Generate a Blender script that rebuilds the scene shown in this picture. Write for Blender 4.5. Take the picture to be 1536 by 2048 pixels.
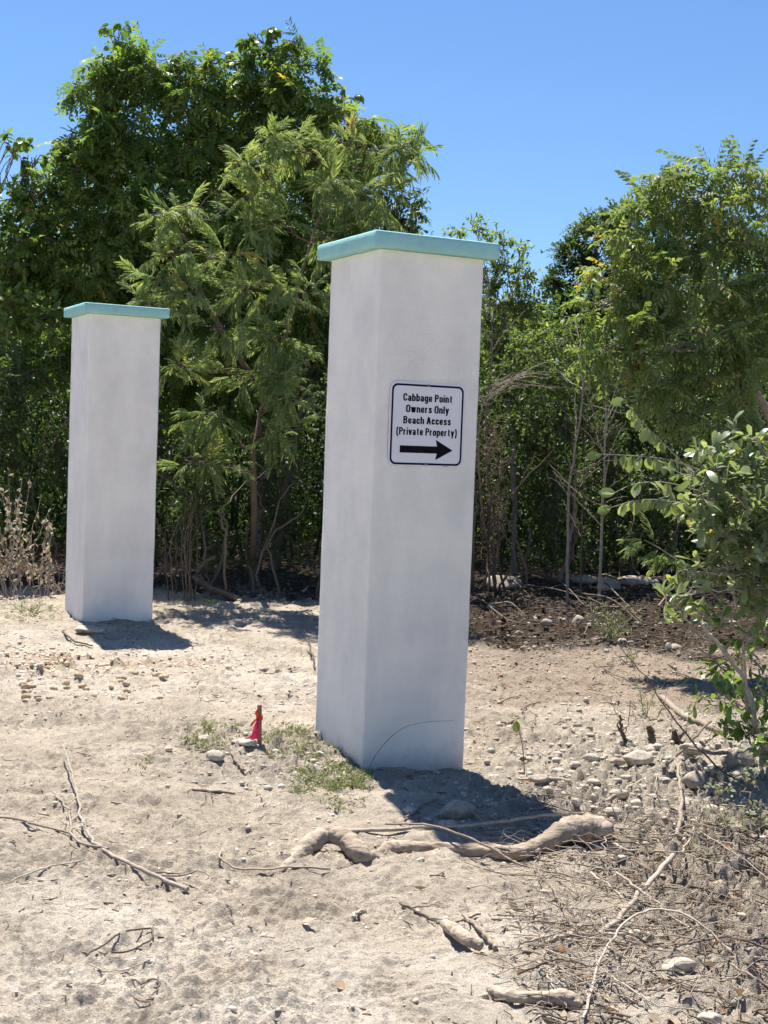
import bpy, math, random
import numpy as np
from math import sin, cos, pi, radians
from mathutils import Vector, Matrix

for o in list(bpy.data.objects): bpy.data.objects.remove(o)
rng = np.random.default_rng(7)
random.seed(7)
scene = bpy.context.scene
COL = scene.collection

# ------------------------------------------------------------------ camera
F, PITCH, ROLL, CAMH = 2709.0, 0.054, 0.0373, 1.58      # focal length in photo pixels, radians, metres
cam_d = bpy.data.cameras.new('camera'); cam = bpy.data.objects.new('camera', cam_d); COL.objects.link(cam)
cam_d.sensor_fit = 'VERTICAL'; cam_d.sensor_height = 36.0; cam_d.lens = F / 2048 * 36.0
cam_d.clip_start = 0.05; cam_d.clip_end = 6000
cam.matrix_world = Matrix.Translation((0, 0, CAMH)) @ Matrix.Rotation(pi/2 - PITCH, 4, 'X') @ Matrix.Rotation(ROLL, 4, 'Z')
scene.camera = cam

# ------------------------------------------------------------------ light
SUN = Vector((-0.45, 1.06, 2.62)).normalized()
SUN_EL = math.asin(SUN.z); SUN_AZ = math.atan2(SUN.x, SUN.y)
world = bpy.data.worlds.new('World'); scene.world = world; world.use_nodes = True
wn = world.node_tree; bg = wn.nodes['Background']
sky = wn.nodes.new('ShaderNodeTexSky'); sky.sky_type = 'NISHITA'; sky.sun_disc = False
sky.sun_elevation = SUN_EL; sky.sun_rotation = SUN_AZ; sky.altitude = 0; sky.air_density = 1.0; sky.dust_density = 0.15; sky.ozone_density = 5.0
tint = wn.nodes.new('ShaderNodeMix'); tint.data_type = 'RGBA'; tint.blend_type = 'MULTIPLY'; tint.inputs[0].default_value = 1; tint.inputs[7].default_value = (.79, .96, 1.13, 1)
wn.links.new(sky.outputs[0], tint.inputs[6]); wn.links.new(tint.outputs[2], bg.inputs[0]); bg.inputs[1].default_value = 0.059
sl = bpy.data.lights.new('sun', 'SUN'); sl.energy = 5.0; sl.angle = radians(0.53); sl.color = (1.0, 0.94, 0.84)
so = bpy.data.objects.new('sun', sl); COL.objects.link(so); so.rotation_euler = SUN.to_track_quat('Z', 'Y').to_euler()
scene.view_settings.view_transform = 'Standard'; scene.view_settings.look = 'None'
scene.view_settings.gamma = 1; scene.view_settings.exposure = 1.17
scene.cycles.max_bounces = 10; scene.cycles.diffuse_bounces = 6; scene.cycles.transmission_bounces = 4

# ------------------------------------------------------------------ photo ray helpers (only to find where things stand)
def ray(u, v):
    dx, dy = u - 768, v - 1024
    c, s = cos(ROLL), sin(ROLL)
    x = c*dx + s*dy; y = -s*dx + c*dy
    fw = F*cos(PITCH) - y*sin(PITCH); up = -F*sin(PITCH) - y*cos(PITCH)
    return x/fw, up/fw
def at(u, v, Y):
    a, b = ray(u, v); return np.array([a*Y, Y, CAMH + b*Y])
def onground(u, v, dz=0.0):
    a, b = ray(u, v)
    Y = -CAMH/b if b < -0.01 else 20
    for _ in range(8):
        z = float(gbase(np.array([a*Y]), np.array([Y]))[0]) + dz
        Y = (z - CAMH)/b
    return np.array([a*Y, Y, z])

# ------------------------------------------------------------------ noise
_p = np.random.default_rng(3).permutation(256); _p = np.concatenate([_p, _p, _p[:2]])
_g = np.array([[cos(a), sin(a)] for a in np.linspace(0, 2*pi, 17)[:16]])
def pn(x, y):
    x = np.asarray(x, float); y = np.asarray(y, float)
    xi = np.floor(x).astype(int); yi = np.floor(y).astype(int); xf = x-xi; yf = y-yi; xi &= 255; yi &= 255
    u = xf*xf*xf*(xf*(xf*6-15)+10); v = yf*yf*yf*(yf*(yf*6-15)+10)
    def g(ix, iy, fx, fy):
        h = _g[_p[_p[ix] + iy] & 15]; return h[..., 0]*fx + h[..., 1]*fy
    n00 = g(xi, yi, xf, yf); n10 = g((xi+1) & 255, yi, xf-1, yf); n01 = g(xi, (yi+1) & 255, xf, yf-1); n11 = g((xi+1) & 255, (yi+1) & 255, xf-1, yf-1)
    a = n00 + u*(n10-n00); b = n01 + u*(n11-n01); return (a + v*(b-a))*1.5
def fbm(x, y, o=4):
    r = 0; a = 1
    for k in range(o): r = r + a*pn(x*2**k + 17*k, y*2**k - 9*k); a *= .5
    return r

# ------------------------------------------------------------------ ground height
_ctl = [(-.06, 6.41, .0), (-.32, 6.92, .045), (.44, 6.67, -.065), (-2.31, 10.43, .09), (-2.56, 10.93, .104), (-1.8, 10.68, .05),
        (.8, 5.4, -.08), (2.2, 7.2, .06), (2.4, 5.2, .05), (1.4, 4.2, .0), (-1.5, 4, .03), (0, 3.5, .02), (-.6, 6.9, .06), (-1.2, 9.2, .0),
        (-3.5, 8, .02), (1.6, 9, -.04), (3, 11, .0), (1.5, 12.4, .02), (3.2, 13.8, .22), (1.5, 13.8, .14), (-.6, 13, .06), (-4, 12.5, .06), (0.3, 5.0, -.05), (6, 9, .05), (-6, 6, .0), (5, 4, .05), (-.3, 16, .15), (5, 16, .2), (-5, 16, .15)]
_ctl = np.array(_ctl)
def gbase(x, y):
    x = np.asarray(x, float); y = np.asarray(y, float)
    num = np.zeros_like(x); den = np.full_like(x, 0.15)
    for cx, cy, cz in _ctl:
        w = 1/((x-cx)**2 + (y-cy)**2 + .12)**1.6; num += w*cz; den += w
    return num/den
def zone(x, y):      # soft weights of ground kinds
    n = fbm(x*1.3+5, y*1.3, 3)*.6; n2 = fbm(x*3+50, y*3, 3)
    sm = lambda t: np.clip(t, 0, 1)
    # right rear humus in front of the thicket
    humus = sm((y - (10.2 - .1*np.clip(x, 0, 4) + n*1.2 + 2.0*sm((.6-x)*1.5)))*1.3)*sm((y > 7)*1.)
    brown = sm((x - .25 + n*.8)*1.5)*sm((y - 7.4 + n*1.5)*.9)*(1-humus)
    rubble = np.exp(-(((x-1.35)/.95)**2 + ((y-6.5)/1.1)**2)**1.5)
    rubble = np.maximum(rubble, .9*np.exp(-(((x+.45)/.35)**2+((y-6.35)/.42)**2)**1.5))
    debris = sm((x - .55 - (y-4.9)*.1 + n*.5)*1.6)*sm((6.1-y)*1.2)
    powder = np.maximum(sm((4.75-y+n*1.2)*1.3), sm((x*-1+.1+n)*1.4)*np.exp(-((y-8.7+n)/1.1)**4))*sm(.75+n2*.7)
    orange = np.exp(-(((x+2.0)/1.15)**2 + ((y-8.85-.1*(x+2))/.42)**2)**1.3)*sm(.6+n2)
    return humus, brown, rubble, debris, powder, orange
def gdetail(x, y):
    h, b, r, d, p, o = zone(x, y)
    near = np.clip((16-y)/4, 0, 1)*np.clip((y+4)/4, 0, 1)*np.clip((9-abs(x))/3, 0, 1)
    wx = x + .12*pn(x*2.2, y*2.2); wy = y + .12*pn(x*2.2+40, y*2.2)
    z = .020*fbm(x*1.3, y*1.3, 2)
    z += .014*fbm(wx*4.2, wy*4.2, 3)
    a = .55; ax = wx*cos(a)+wy*sin(a); ay = -wx*sin(a)+wy*cos(a)
    rid = 1-abs(pn(ax*3.2, ay*15)); z += .012*(rid**4)*np.clip(.5+pn(x*1.1+9, y*1.1)*1.4, 0, 1)
    a = -.15; ax = wx*cos(a)+wy*sin(a); ay = -wx*sin(a)+wy*cos(a)
    rid = 1-abs(pn(ax*4, ay*22+30)); z += .009*(rid**5)*np.clip(.5-pn(x*1.4+9, y*1.4)*1.4, 0, 1)
    tr = 1-abs(pn(wx*.8+wy*.35+4, wy*3.1-wx*.5)); z += .020*tr**5*np.clip(.4+pn(x*.9, y*.9+5)*2, 0, 1)*(1-h)
    for a, q in ((.35, 0), (-.5, 31), (.05, 57)):
        ax = wx*cos(a)+wy*sin(a); ay = -wx*sin(a)+wy*cos(a); g = np.clip(1-abs(pn(ax*4.5+q, ay*24-q))*5, 0, 1)*np.clip(pn(ax*2.3+q, ay*5+q)*4-.4, 0, 1); z -= .011*g
    rg_ = np.clip(.6+1.5*pn(x*.75+60, y*1.5), .18, 1.3)*(1-.0*h); rg_ = np.maximum(rg_, np.clip(r+h+d+o, 0, 1))
    z += .0085*rg_*fbm(x*20, y*26, 3)
    z += .010*np.clip(abs(pn(wx*9, wy*16))-.2, 0, 1)*np.clip(.6+2*pn(x*2+30, y*2), 0, 1.5)
    cl = np.clip(fbm(x*11+7, y*11, 3)-.12, 0, 1); z += rg_*cl*(.022 + .05*o + .035*h + .03*r + .045*d)
    cl2 = np.clip(pn(x*30, y*30+11)-.15, 0, 1); z += rg_*cl2*(.016 + .030*r + .03*o*1 + .02*h + .03*d + .006*b)
    # pit where somebody stepped
    pt = np.clip(pn(x*6+20, y*6+70)-.35, 0, 1); z -= pt*.05
    return z*near
def gz(x, y): return gbase(x, y) + gdetail(x, y)
def gz1(x, y): return float(gz(np.array([x]), np.array([y]))[0])

# ------------------------------------------------------------------ mesh helpers
class MB:
    def __init__(s): s.v = []; s.f = {3: [], 4: []}; s.r = {3: [], 4: []}; s.n = 0
    def add(s, v, f, r=0.5):
        v = np.asarray(v, float).reshape(-1, 3); f = np.asarray(f, int)
        if f.size == 0: return
        k = f.shape[1]; s.v.append(v); s.f[k].append(f + s.n); s.n += len(v)
        s.r[k].append(np.broadcast_to(np.asarray(r, float), (len(f),)))
    def build(s, name, m, parent=None, smooth=False, origin=None):
        v = np.concatenate(s.v) if s.v else np.zeros((0, 3))
        o = np.array(origin if origin is not None else ((0, 0, 0))); v = v - o
        me = bpy.data.meshes.new(name); me.vertices.add(len(v)); me.vertices.foreach_set('co', v.astype(np.float32).ravel())
        idx = []; st = []; rr = []; c = 0
        for k in (3, 4):
            if s.f[k]:
                f = np.concatenate(s.f[k]); idx.append(f.ravel()); st.append(c + np.arange(len(f))*k); c += f.size; rr.append(np.concatenate(s.r[k]))
        idx = np.concatenate(idx).astype(np.int32); st = np.concatenate(st).astype(np.int32); rr = np.concatenate(rr).astype(np.float32)
        me.loops.add(len(idx)); me.loops.foreach_set('vertex_index', idx)
        me.polygons.add(len(st)); me.polygons.foreach_set('loop_start', st)
        me.update(calc_edges=True)
        a = me.attributes.new('rnd', 'FLOAT', 'FACE'); a.data.foreach_set('value', rr)
        if smooth: me.polygons.foreach_set('use_smooth', np.ones(len(st), bool))
        me.materials.append(m); me.update()
        ob = bpy.data.objects.new(name, me); COL.objects.link(ob)
        if parent is not None: ob.parent = parent
        elif origin is not None: ob.location = o
        return ob
def tag(o, label, cat=None, group=None, kind=None):
    if label: o['label'] = label
    if cat: o['category'] = cat
    if group: o['group'] = group
    if kind: o['kind'] = kind
    return o
def empty(name, loc, label, cat, group=None):
    e = bpy.data.objects.new(name, None); COL.objects.link(e); e.location = loc; e.empty_display_size = .1
    return tag(e, label, cat, group)
def norm(a): return a/np.maximum(np.linalg.norm(a, axis=-1, keepdims=True), 1e-9)
def spline(pts, n):
    P = np.asarray(pts, float); k = len(P)
    if k == 2: t = np.linspace(0, 1, n)[:, None]; return P[0]*(1-t)+P[1]*t
    Q = np.vstack([2*P[0]-P[1], P, 2*P[-1]-P[-2]]); out = []
    for t in np.linspace(0, k-1-1e-6, n):
        i = int(t); f = t-i; a, b, c, d = Q[i:i+4]
        out.append(.5*(2*b+(c-a)*f+(2*a-5*b+4*c-d)*f*f+(3*b-a-3*c+d)*f**3))
    return np.array(out)
def tube(mb, P, R, sides=6, r=.5, rough=0.0, cap=True):
    P = np.asarray(P, float); n = len(P); R = np.broadcast_to(np.asarray(R, float), (n,))
    T = norm(np.gradient(P, axis=0)); up = np.array([0, 0, 1.]) if abs(T[0][2]) < .9 else np.array([1., 0, 0])
    S = norm(np.cross(T, up)); U = norm(np.cross(S, T)); a = np.linspace(0, 2*pi, sides, endpoint=False)
    RR = R[:, None]*np.ones(sides)[None]
    if rough: RR = RR*(1 + rough*rng.standard_normal(RR.shape)*.5 + rough*np.sin(a*2+np.arange(n)[:, None]*.7)*.6)
    V = P[:, None] + RR[..., None]*(np.cos(a)[None, :, None]*S[:, None] + np.sin(a)[None, :, None]*U[:, None])
    i = np.arange(n-1)[:, None]*sides; j = np.arange(sides)[None]; j2 = (j+1) % sides
    f = np.stack([i+j, i+j2, i+sides+j2, i+sides+j], -1).reshape(-1, 4)
    mb.add(V.reshape(-1, 3), f, r)
    if cap:
        for e, s in ((0, -1), (n-1, 1)):
            v = np.vstack([V[e], P[e] + T[e]*s*R[e]*.3]); q = np.arange(sides)
            mb.add(v, np.stack([q, (q+1) % sides, np.full(sides, sides)], -1)[:, ::s], r)

# ------------------------------------------------------------------ materials
def new_mat(name):
    m = bpy.data.materials.new(name); m.use_nodes = True; nt = m.node_tree; nt.nodes.clear()
    out = nt.nodes.new('ShaderNodeOutputMaterial'); b = nt.nodes.new('ShaderNodeBsdfPrincipled'); nt.links.new(b.outputs[0], out.inputs[0])
    return m, nt, b, out
def N(nt, t, **k):
    n = nt.nodes.new(t)
    for a, b in k.items(): setattr(n, a, b)
    return n
def ramp(nt, src, stops):
    r = N(nt, 'ShaderNodeValToRGB'); e = r.color_ramp.elements
    while len(e) < len(stops): e.new(.5)
    for q, (p, c) in zip(e, stops): q.position = p; q.color = (*c, 1) if len(c) == 3 else c
    nt.links.new(src, r.inputs[0]); return r
def noise(nt, scale, detail=5, rough=.6, vec=None, coord='Object'):
    n = N(nt, 'ShaderNodeTexNoise'); n.inputs['Scale'].default_value = scale; n.inputs['Detail'].default_value = detail; n.inputs['Roughness'].default_value = rough
    if vec is None:
        tc = N(nt, 'ShaderNodeTexCoord'); vec = tc.outputs[coord]
    nt.links.new(vec, n.inputs['Vector']); return n
def mix(nt, a, b, fac, mode='MIX'):
    m = N(nt, 'ShaderNodeMix', data_type='RGBA', blend_type=mode)
    for s, i in ((a, 6), (b, 7)):
        if hasattr(s, 'links'): nt.links.new(s, m.inputs[i])
        else: m.inputs[i].default_value = (*s, 1)
    if hasattr(fac, 'links'): nt.links.new(fac, m.inputs[0])
    else: m.inputs[0].default_value = fac
    return m.outputs[2]
def bump(nt, b, h, strength=.5, dist=.01, prev=None):
    n = N(nt, 'ShaderNodeBump'); n.inputs['Strength'].default_value = strength; n.inputs['Distance'].default_value = dist
    nt.links.new(h, n.inputs['Height'])
    if prev: nt.links.new(prev, n.inputs['Normal'])
    if b: nt.links.new(n.outputs[0], b.inputs['Normal'])
    return n.outputs[0]
def leaf_mat(name, stops, transl=.4, rough=.45, spec=.4, tcol=None):
    m, nt, b, out = new_mat(name)
    at_ = N(nt, 'ShaderNodeAttribute', attribute_name='rnd')
    r = ramp(nt, at_.outputs['Fac'], stops)
    nt.links.new(r.outputs[0], b.inputs['Base Color']); b.inputs['Roughness'].default_value = rough; b.inputs['Specular IOR Level'].default_value = spec
    t = N(nt, 'ShaderNodeBsdfTranslucent'); g = mix(nt, r.outputs[0], tcol or (1.65, 1.7, .75), 1.0, 'MULTIPLY'); nt.links.new(g, t.inputs[0])
    mx = N(nt, 'ShaderNodeMixShader'); mx.inputs[0].default_value = transl
    nt.links.new(b.outputs[0], mx.inputs[1]); nt.links.new(t.outputs[0], mx.inputs[2]); nt.links.new(mx.outputs[0], out.inputs[0])
    return m
def wood_mat(name, a, b_, scale=30, stretch=None):
    m, nt, b, out = new_mat(name)
    n = noise(nt, scale, 6, .65); r = ramp(nt, n.outputs[0], [(.3, a), (.7, b_)])
    at_ = N(nt, 'ShaderNodeAttribute', attribute_name='rnd'); rr = ramp(nt, at_.outputs['Fac'], [(0, (.65, .62, .6)), (1, (1.25, 1.25, 1.25))])
    c = mix(nt, r.outputs[0], rr.outputs[0], 1.0, 'MULTIPLY')
    nt.links.new(c, b.inputs['Base Color']); b.inputs['Roughness'].default_value = .85; b.inputs['Specular IOR Level'].default_value = .25
    bump(nt, b, n.outputs[0], .6, .004); return m

M = {}
M['feather'] = leaf_mat('feathery_leaf', [(0, (.11, .17, .075)), (.5, (.195, .255, .11)), (.95, (.29, .34, .16)), (1, (.34, .28, .1))], .42, .6, .25, (1.65, 1.65, .8))
M['pinnate'] = leaf_mat('hanging_leaf', [(0, (.06, .11, .03)), (.55, (.14, .21, .06)), (.95, (.22, .275, .08)), (1, (.36, .25, .06))], .5, .5, .35)
M['olive'] = leaf_mat('olive_leaf', [(0, (.10, .15, .05)), (.5, (.17, .225, .085)), (.98, (.26, .30, .13)), (1, (.4, .26, .06))], .44, .55, .3)
M['broad'] = leaf_mat('broad_leaf', [(0, (.055, .10, .025)), (.6, (.105, .175, .04)), (1, (.18, .25, .055))], .42, .4, .4)
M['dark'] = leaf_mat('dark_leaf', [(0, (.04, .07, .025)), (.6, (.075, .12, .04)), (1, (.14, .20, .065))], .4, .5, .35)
M['yellowgreen'] = leaf_mat('yellow_green_leaf', [(0, (.06, .105, .03)), (.5, (.115, .17, .045)), (1, (.27, .31, .07))], .48, .5, .3)
M['glossy'] = leaf_mat('glossy_leaf', [(0, (.11, .145, .085)), (.6, (.19, .235, .14)), (.97, (.30, .35, .19)), (1, (.4, .36, .1))], .42, .34, .6)
M['oval'] = leaf_mat('oval_leaf', [(0, (.12, .165, .08)), (1, (.22, .26, .13))], .4, .45, .45)
M['greyweed'] = leaf_mat('grey_weed_leaf', [(0, (.16, .18, .11)), (1, (.27, .29, .19))], .25, .7, .2)
M['weed'] = leaf_mat('ground_weed_leaf', [(0, (.12, .14, .07)), (.6, (.20, .225, .125)), (1, (.38, .35, .25))], .25, .7, .2)
M['dryleaf'] = leaf_mat('dry_leaf', [(0, (.14, .10, .065)), (.5, (.26, .205, .14)), (.9, (.40, .33, .24)), (1, (.3, .13, .05))], .15, .8, .2, (1.2, 1, .7))
M['dryweed'] = leaf_mat('dry_weed', [(0, (.27, .24, .19)), (1, (.46, .42, .34))], .25, .8, .2, (1.2, 1, .8))
M['bark'] = wood_mat('bark', (.09, .07, .055), (.19, .155, .12))
M['greybark'] = wood_mat('grey_bark', (.17, .145, .12), (.34, .30, .26))
M['reddish'] = wood_mat('reddish_bark', (.085, .065, .05), (.17, .13, .10))
M['drift'] = wood_mat('driftwood', (.20, .165, .135), (.38, .325, .27), 20)
def drift_mat():
    m, nt, b, out = new_mat('driftwood'); tc = N(nt, 'ShaderNodeTexCoord'); mp = N(nt, 'ShaderNodeMapping'); mp.inputs['Scale'].default_value = (9, 55, 55); nt.links.new(tc.outputs['Object'], mp.inputs[0])
    n = noise(nt, 1.0, 7, .65, mp.outputs[0]); n2 = noise(nt, 7, 5, .6, tc.outputs['Object']); r = ramp(nt, n.outputs[0], [(.3, (.16, .125, .10)), (.42, (.34, .28, .225)), (.7, (.50, .43, .355))]); r2 = ramp(nt, n2.outputs[0], [(.35, (.68, .64, .6)), (.6, (1.08, 1.06, 1.03))])
    nt.links.new(mix(nt, r.outputs[0], r2.outputs[0], 1, 'MULTIPLY'), b.inputs['Base Color']); b.inputs['Roughness'].default_value = .85; b.inputs['Specular IOR Level'].default_value = .2
    bump(nt, b, n.outputs[0], 1.0, .012); return m
M['drift'] = drift_mat()
M['stick'] = wood_mat('dry_stick', (.24, .20, .16), (.44, .38, .31), 40)
M['darkstick'] = wood_mat('dark_stick', (.09, .07, .055), (.2, .16, .13), 40)
M['stakewood'] = wood_mat('stake_wood', (.26, .16, .11), (.38, .25, .17), 60)

def rock_mat(name, a, b_):
    m, nt, b, out = new_mat(name)
    n = noise(nt, 9, 8, .65); n2 = noise(nt, 60, 5, .7); r = ramp(nt, n.outputs[0], [(.32, a), (.62, b_)])
    r2 = ramp(nt, n2.outputs[0], [(.35, (.7, .68, .66)), (.6, (1.05, 1.05, 1.05))]); c = mix(nt, r.outputs[0], r2.outputs[0], 1, 'MULTIPLY')
    nt.links.new(c, b.inputs['Base Color']); b.inputs['Roughness'].default_value = .9; b.inputs['Specular IOR Level'].default_value = .2
    bump(nt, b, n2.outputs[0], .5, .006); return m
M['lime'] = rock_mat('limestone', (.33, .285, .235), (.53, .48, .405))
M['clod'] = rock_mat('clod', (.36, .27, .18), (.50, .40, .28))
M['brownrock'] = rock_mat('brown_rock', (.27, .225, .18), (.42, .37, .31))

def plain(name, c, rough=.5, spec=.5, metal=0):
    m, nt, b, out = new_mat(name); b.inputs['Base Color'].default_value = (*c, 1); b.inputs['Roughness'].default_value = rough
    b.inputs['Specular IOR Level'].default_value = spec; b.inputs['Metallic'].default_value = metal
    n = noise(nt, 40, 3); bump(nt, b, n.outputs[0], .05, .001); return m

def wall_paint():
    m, nt, b, out = new_mat('white_render')
    tc = N(nt, 'ShaderNodeTexCoord'); mp = N(nt, 'ShaderNodeMapping'); mp.inputs['Scale'].default_value = (2.4, 2.4, 1.5); nt.links.new(tc.outputs['Object'], mp.inputs[0])
    n1 = noise(nt, 1.6, 4, .6, mp.outputs[0]); r1 = ramp(nt, n1.outputs[0], [(.33, (.685, .665, .64)), (.62, (.80, .775, .73))])
    # rust-brown soil splashed up the foot of the wall, and a cream line where the cap was cut in
    sx = N(nt, 'ShaderNodeSeparateXYZ'); nt.links.new(tc.outputs['Object'], sx.inputs[0])
    n2 = noise(nt, 14, 5, .7, tc.outputs['Object'])
    def ma(op, a, b_=None, c=None):
        q = N(nt, 'ShaderNodeMath', operation=op, use_clamp=False)
        for i, s in enumerate((a, b_, c)):
            if s is None: continue
            if hasattr(s, 'links'): nt.links.new(s, q.inputs[i])
            else: q.inputs[i].default_value = s
        return q.outputs[0]
    foot = ma('SUBTRACT', ma('MULTIPLY', n2.outputs[0], .16), ma('ADD', sx.outputs[2], -.02)); foot = ma('MULTIPLY', foot, 9)
    fr = ramp(nt, foot, [(0, (0, 0, 0)), (1, (.5, .5, .5))])
    c = mix(nt, r1.outputs[0], (.50, .40, .30), fr.outputs[0])
    top = ma('MULTIPLY', ma('ADD', ma('ADD', sx.outputs[2], -2.452), ma('MULTIPLY', ma('ADD', n2.outputs[0], -.5), .03)), 160)
    tr = ramp(nt, top, [(0, (0, 0, 0)), (1, (.8, .8, .8))])
    c = mix(nt, c, (.72, .74, .58), tr.outputs[0])
    nt.links.new(c, b.inputs['Base Color']); b.inputs['Roughness'].default_value = .75; b.inputs['Specular IOR Level'].default_value = .3
    n3 = noise(nt, 95, 4, .6, tc.outputs['Object']); n4 = noise(nt, 9, 3, .5, tc.outputs['Object'])
    p = bump(nt, None, n4.outputs[0], .35, .02); bump(nt, b, n3.outputs[0], .8, .006, p); return m
M['render'] = wall_paint()
def teal_paint():
    m, nt, b, out = new_mat('teal_paint')
    n = noise(nt, 12, 5, .6); r = ramp(nt, n.outputs[0], [(.3, (.235, .475, .49)), (.7, (.29, .54, .54))]); nt.links.new(r.outputs[0], b.inputs['Base Color'])
    b.inputs['Roughness'].default_value = .7; b.inputs['Specular IOR Level'].default_value = .3; n3 = noise(nt, 80, 4, .6); bump(nt, b, n3.outputs[0], .5, .004); return m
M['teal'] = teal_paint()

def ground_mat():
    m, nt, b, out = new_mat('sandy_soil')
    tc = N(nt, 'ShaderNodeTexCoord'); vc = N(nt, 'ShaderNodeAttribute', attribute_name='soil')
    n1 = noise(nt, 2.6, 8, .62, tc.outputs['Object']); n2 = noise(nt, 26, 7, .7, tc.outputs['Object']); n3 = noise(nt, 150, 4, .7, tc.outputs['Object'])
    r1 = ramp(nt, n1.outputs[0], [(.3, (.82, .80, .78)), (.7, (1.12, 1.12, 1.12))])
    r2 = ramp(nt, n2.outputs[0], [(.30, (.50, .46, .42)), (.43, (.95, .94, .93)), (.7, (1.1, 1.1, 1.1))])
    r3 = ramp(nt, n3.outputs[0], [(.3, (.62, .60, .57)), (.46, (1, 1, 1)), (.75, (1.12, 1.12, 1.12))])
    c = mix(nt, vc.outputs['Color'], r1.outputs[0], 1, 'MULTIPLY'); c = mix(nt, c, r2.outputs[0], .75, 'MULTIPLY'); c = mix(nt, c, r3.outputs[0], .8, 'MULTIPLY')
    nt.links.new(c, b.inputs['Base Color']); b.inputs['Roughness'].default_value = .95; b.inputs['Specular IOR Level'].default_value = .1
    p = bump(nt, None, n2.outputs[0], 1.0, .045); bump(nt, b, n3.outputs[0], 1.0, .014, p); return m
M['ground'] = ground_mat()
m, nt, b, out = new_mat('soil_crumb'); vc = N(nt, 'ShaderNodeAttribute', attribute_name='soil'); nt.links.new(vc.outputs['Color'], b.inputs['Base Color']); b.inputs['Roughness'].default_value = .95; b.inputs['Specular IOR Level'].default_value = .1; M['crumb'] = m

# ------------------------------------------------------------------ ground: one sheet to the horizon
def soilcol(x, y):
    hu, br, ru, de, po, orr = zone(x, y)
    def C(*c): return np.array(c)[None]
    def mx(a, b, w): return a*(1-w[:, None]) + b*w[:, None]
    c = np.repeat(C(.56, .49, .40), len(x), 0)
    tr = 1-abs(pn(x*.8+y*.35+4, y*3.1-x*.5)); c = c*(1+.16*(tr**5-.3)-.10*np.clip(fbm(x*2.1+11, y*3.4, 3), -1, 1))[:, None]
    c = mx(c, C(.74, .675, .585), po*.8); c = mx(c, C(.60, .45, .30), np.clip(orr, 0, 1)*.75)
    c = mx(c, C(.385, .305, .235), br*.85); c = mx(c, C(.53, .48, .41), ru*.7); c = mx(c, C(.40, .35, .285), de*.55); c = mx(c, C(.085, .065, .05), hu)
    return c
def make_ground():
    ys = [2.2]
    while ys[-1] < 17: ys.append(ys[-1] + .0022*ys[-1]**1.05)
    ys = np.array(ys); back = 2.2 - np.geomspace(.1, 2500, 26); fro = 17 + np.geomspace(.2, 2500, 30)
    ys = np.concatenate([back[::-1], ys, fro])
    s = np.linspace(-1, 1, 640); ext = np.geomspace(.05, 2500, 26)
    W = .36*np.clip(ys, 3.0, 17) + .5
    X = np.concatenate([-(W[:, None]) - ext[::-1][None], s[None]*W[:, None], W[:, None] + ext[None]], 1)
    Y = np.repeat(ys[:, None], X.shape[1], 1)
    Z = gz(X.ravel(), Y.ravel()).reshape(X.shape)
    h, w = X.shape
    V = np.stack([X, Y, Z], -1).reshape(-1, 3)
    i = np.arange(h-1)[:, None]*w; j = np.arange(w-1)[None]
    f = np.stack([i+j, i+j+1, i+w+j+1, i+w+j], -1).reshape(-1, 4)
    mb = MB(); mb.add(V, f); ob = mb.build('ground', M['ground'], smooth=True)
    c = soilcol(V[:, 0], V[:, 1])
    a = ob.data.attributes.new('soil', 'FLOAT_COLOR', 'POINT')
    a.data.foreach_set('color', np.concatenate([c, np.ones((len(c), 1))], 1).astype(np.float32).ravel())
    tag(ob, 'pale sandy ground with brown soil towards the thicket', None, None, 'structure'); return ob
make_ground()

# ------------------------------------------------------------------ pillars
YAW = .4652; PW = .5663; PH = 2.47; CT = .0781; CO = .0542
def rrect(x0, x1, y0, y1, r, n=4, sub=10):
    pts = []
    for cx, cy, a0 in ((x1-r, y0+r, -pi/2), (x1-r, y1-r, 0), (x0+r, y1-r, pi/2), (x0+r, y0+r, pi)):
        for k in range(n+1):
            a = a0 + pi/2*k/n; pts.append((cx+r*cos(a), cy+r*sin(a)))
        nx = None
    P = np.array(pts); out = []
    for i in range(len(P)):
        a, b = P[i], P[(i+1) % len(P)]
        k = sub if np.linalg.norm(b-a) > .1 else 1
        for t in range(k): out.append(a+(b-a)*t/k)
    return np.array(out)
def loft(mb, ring, zs, insets, wob, seed):
    rg = np.random.default_rng(seed); n = len(ring); c = ring.mean(0); V = []
    ang = np.arctan2(ring[:, 1]-c[1], ring[:, 0]-c[0])
    for z, ins in zip(zs, insets):
        d = ring-c; q = c + d*(1 - ins/np.abs(d).max())
        k = wob*(pn(ang*3+seed, np.full(n, z*2.2)) + .6*pn(ang*9+seed, np.full(n, z*8)))
        q = q + norm(d)*k[:, None]; V.append(np.column_stack([q, np.full(n, z)]))
    V = np.array(V); m = len(zs)
    i = np.arange(m-1)[:, None]*n; j = np.arange(n)[None]; j2 = (j+1) % n
    mb.add(V.reshape(-1, 3), np.stack([i+j, i+j2, i+n+j2, i+n+j], -1).reshape(-1, 4))
    for e, s in ((0, -1), (m-1, 1)):
        v = np.vstack([V[e], [c[0], c[1], zs[e]]]); q = np.arange(n); mb.add(v, np.stack([q, (q+1) % n, np.full(n, n)], -1)[:, ::s])
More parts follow.
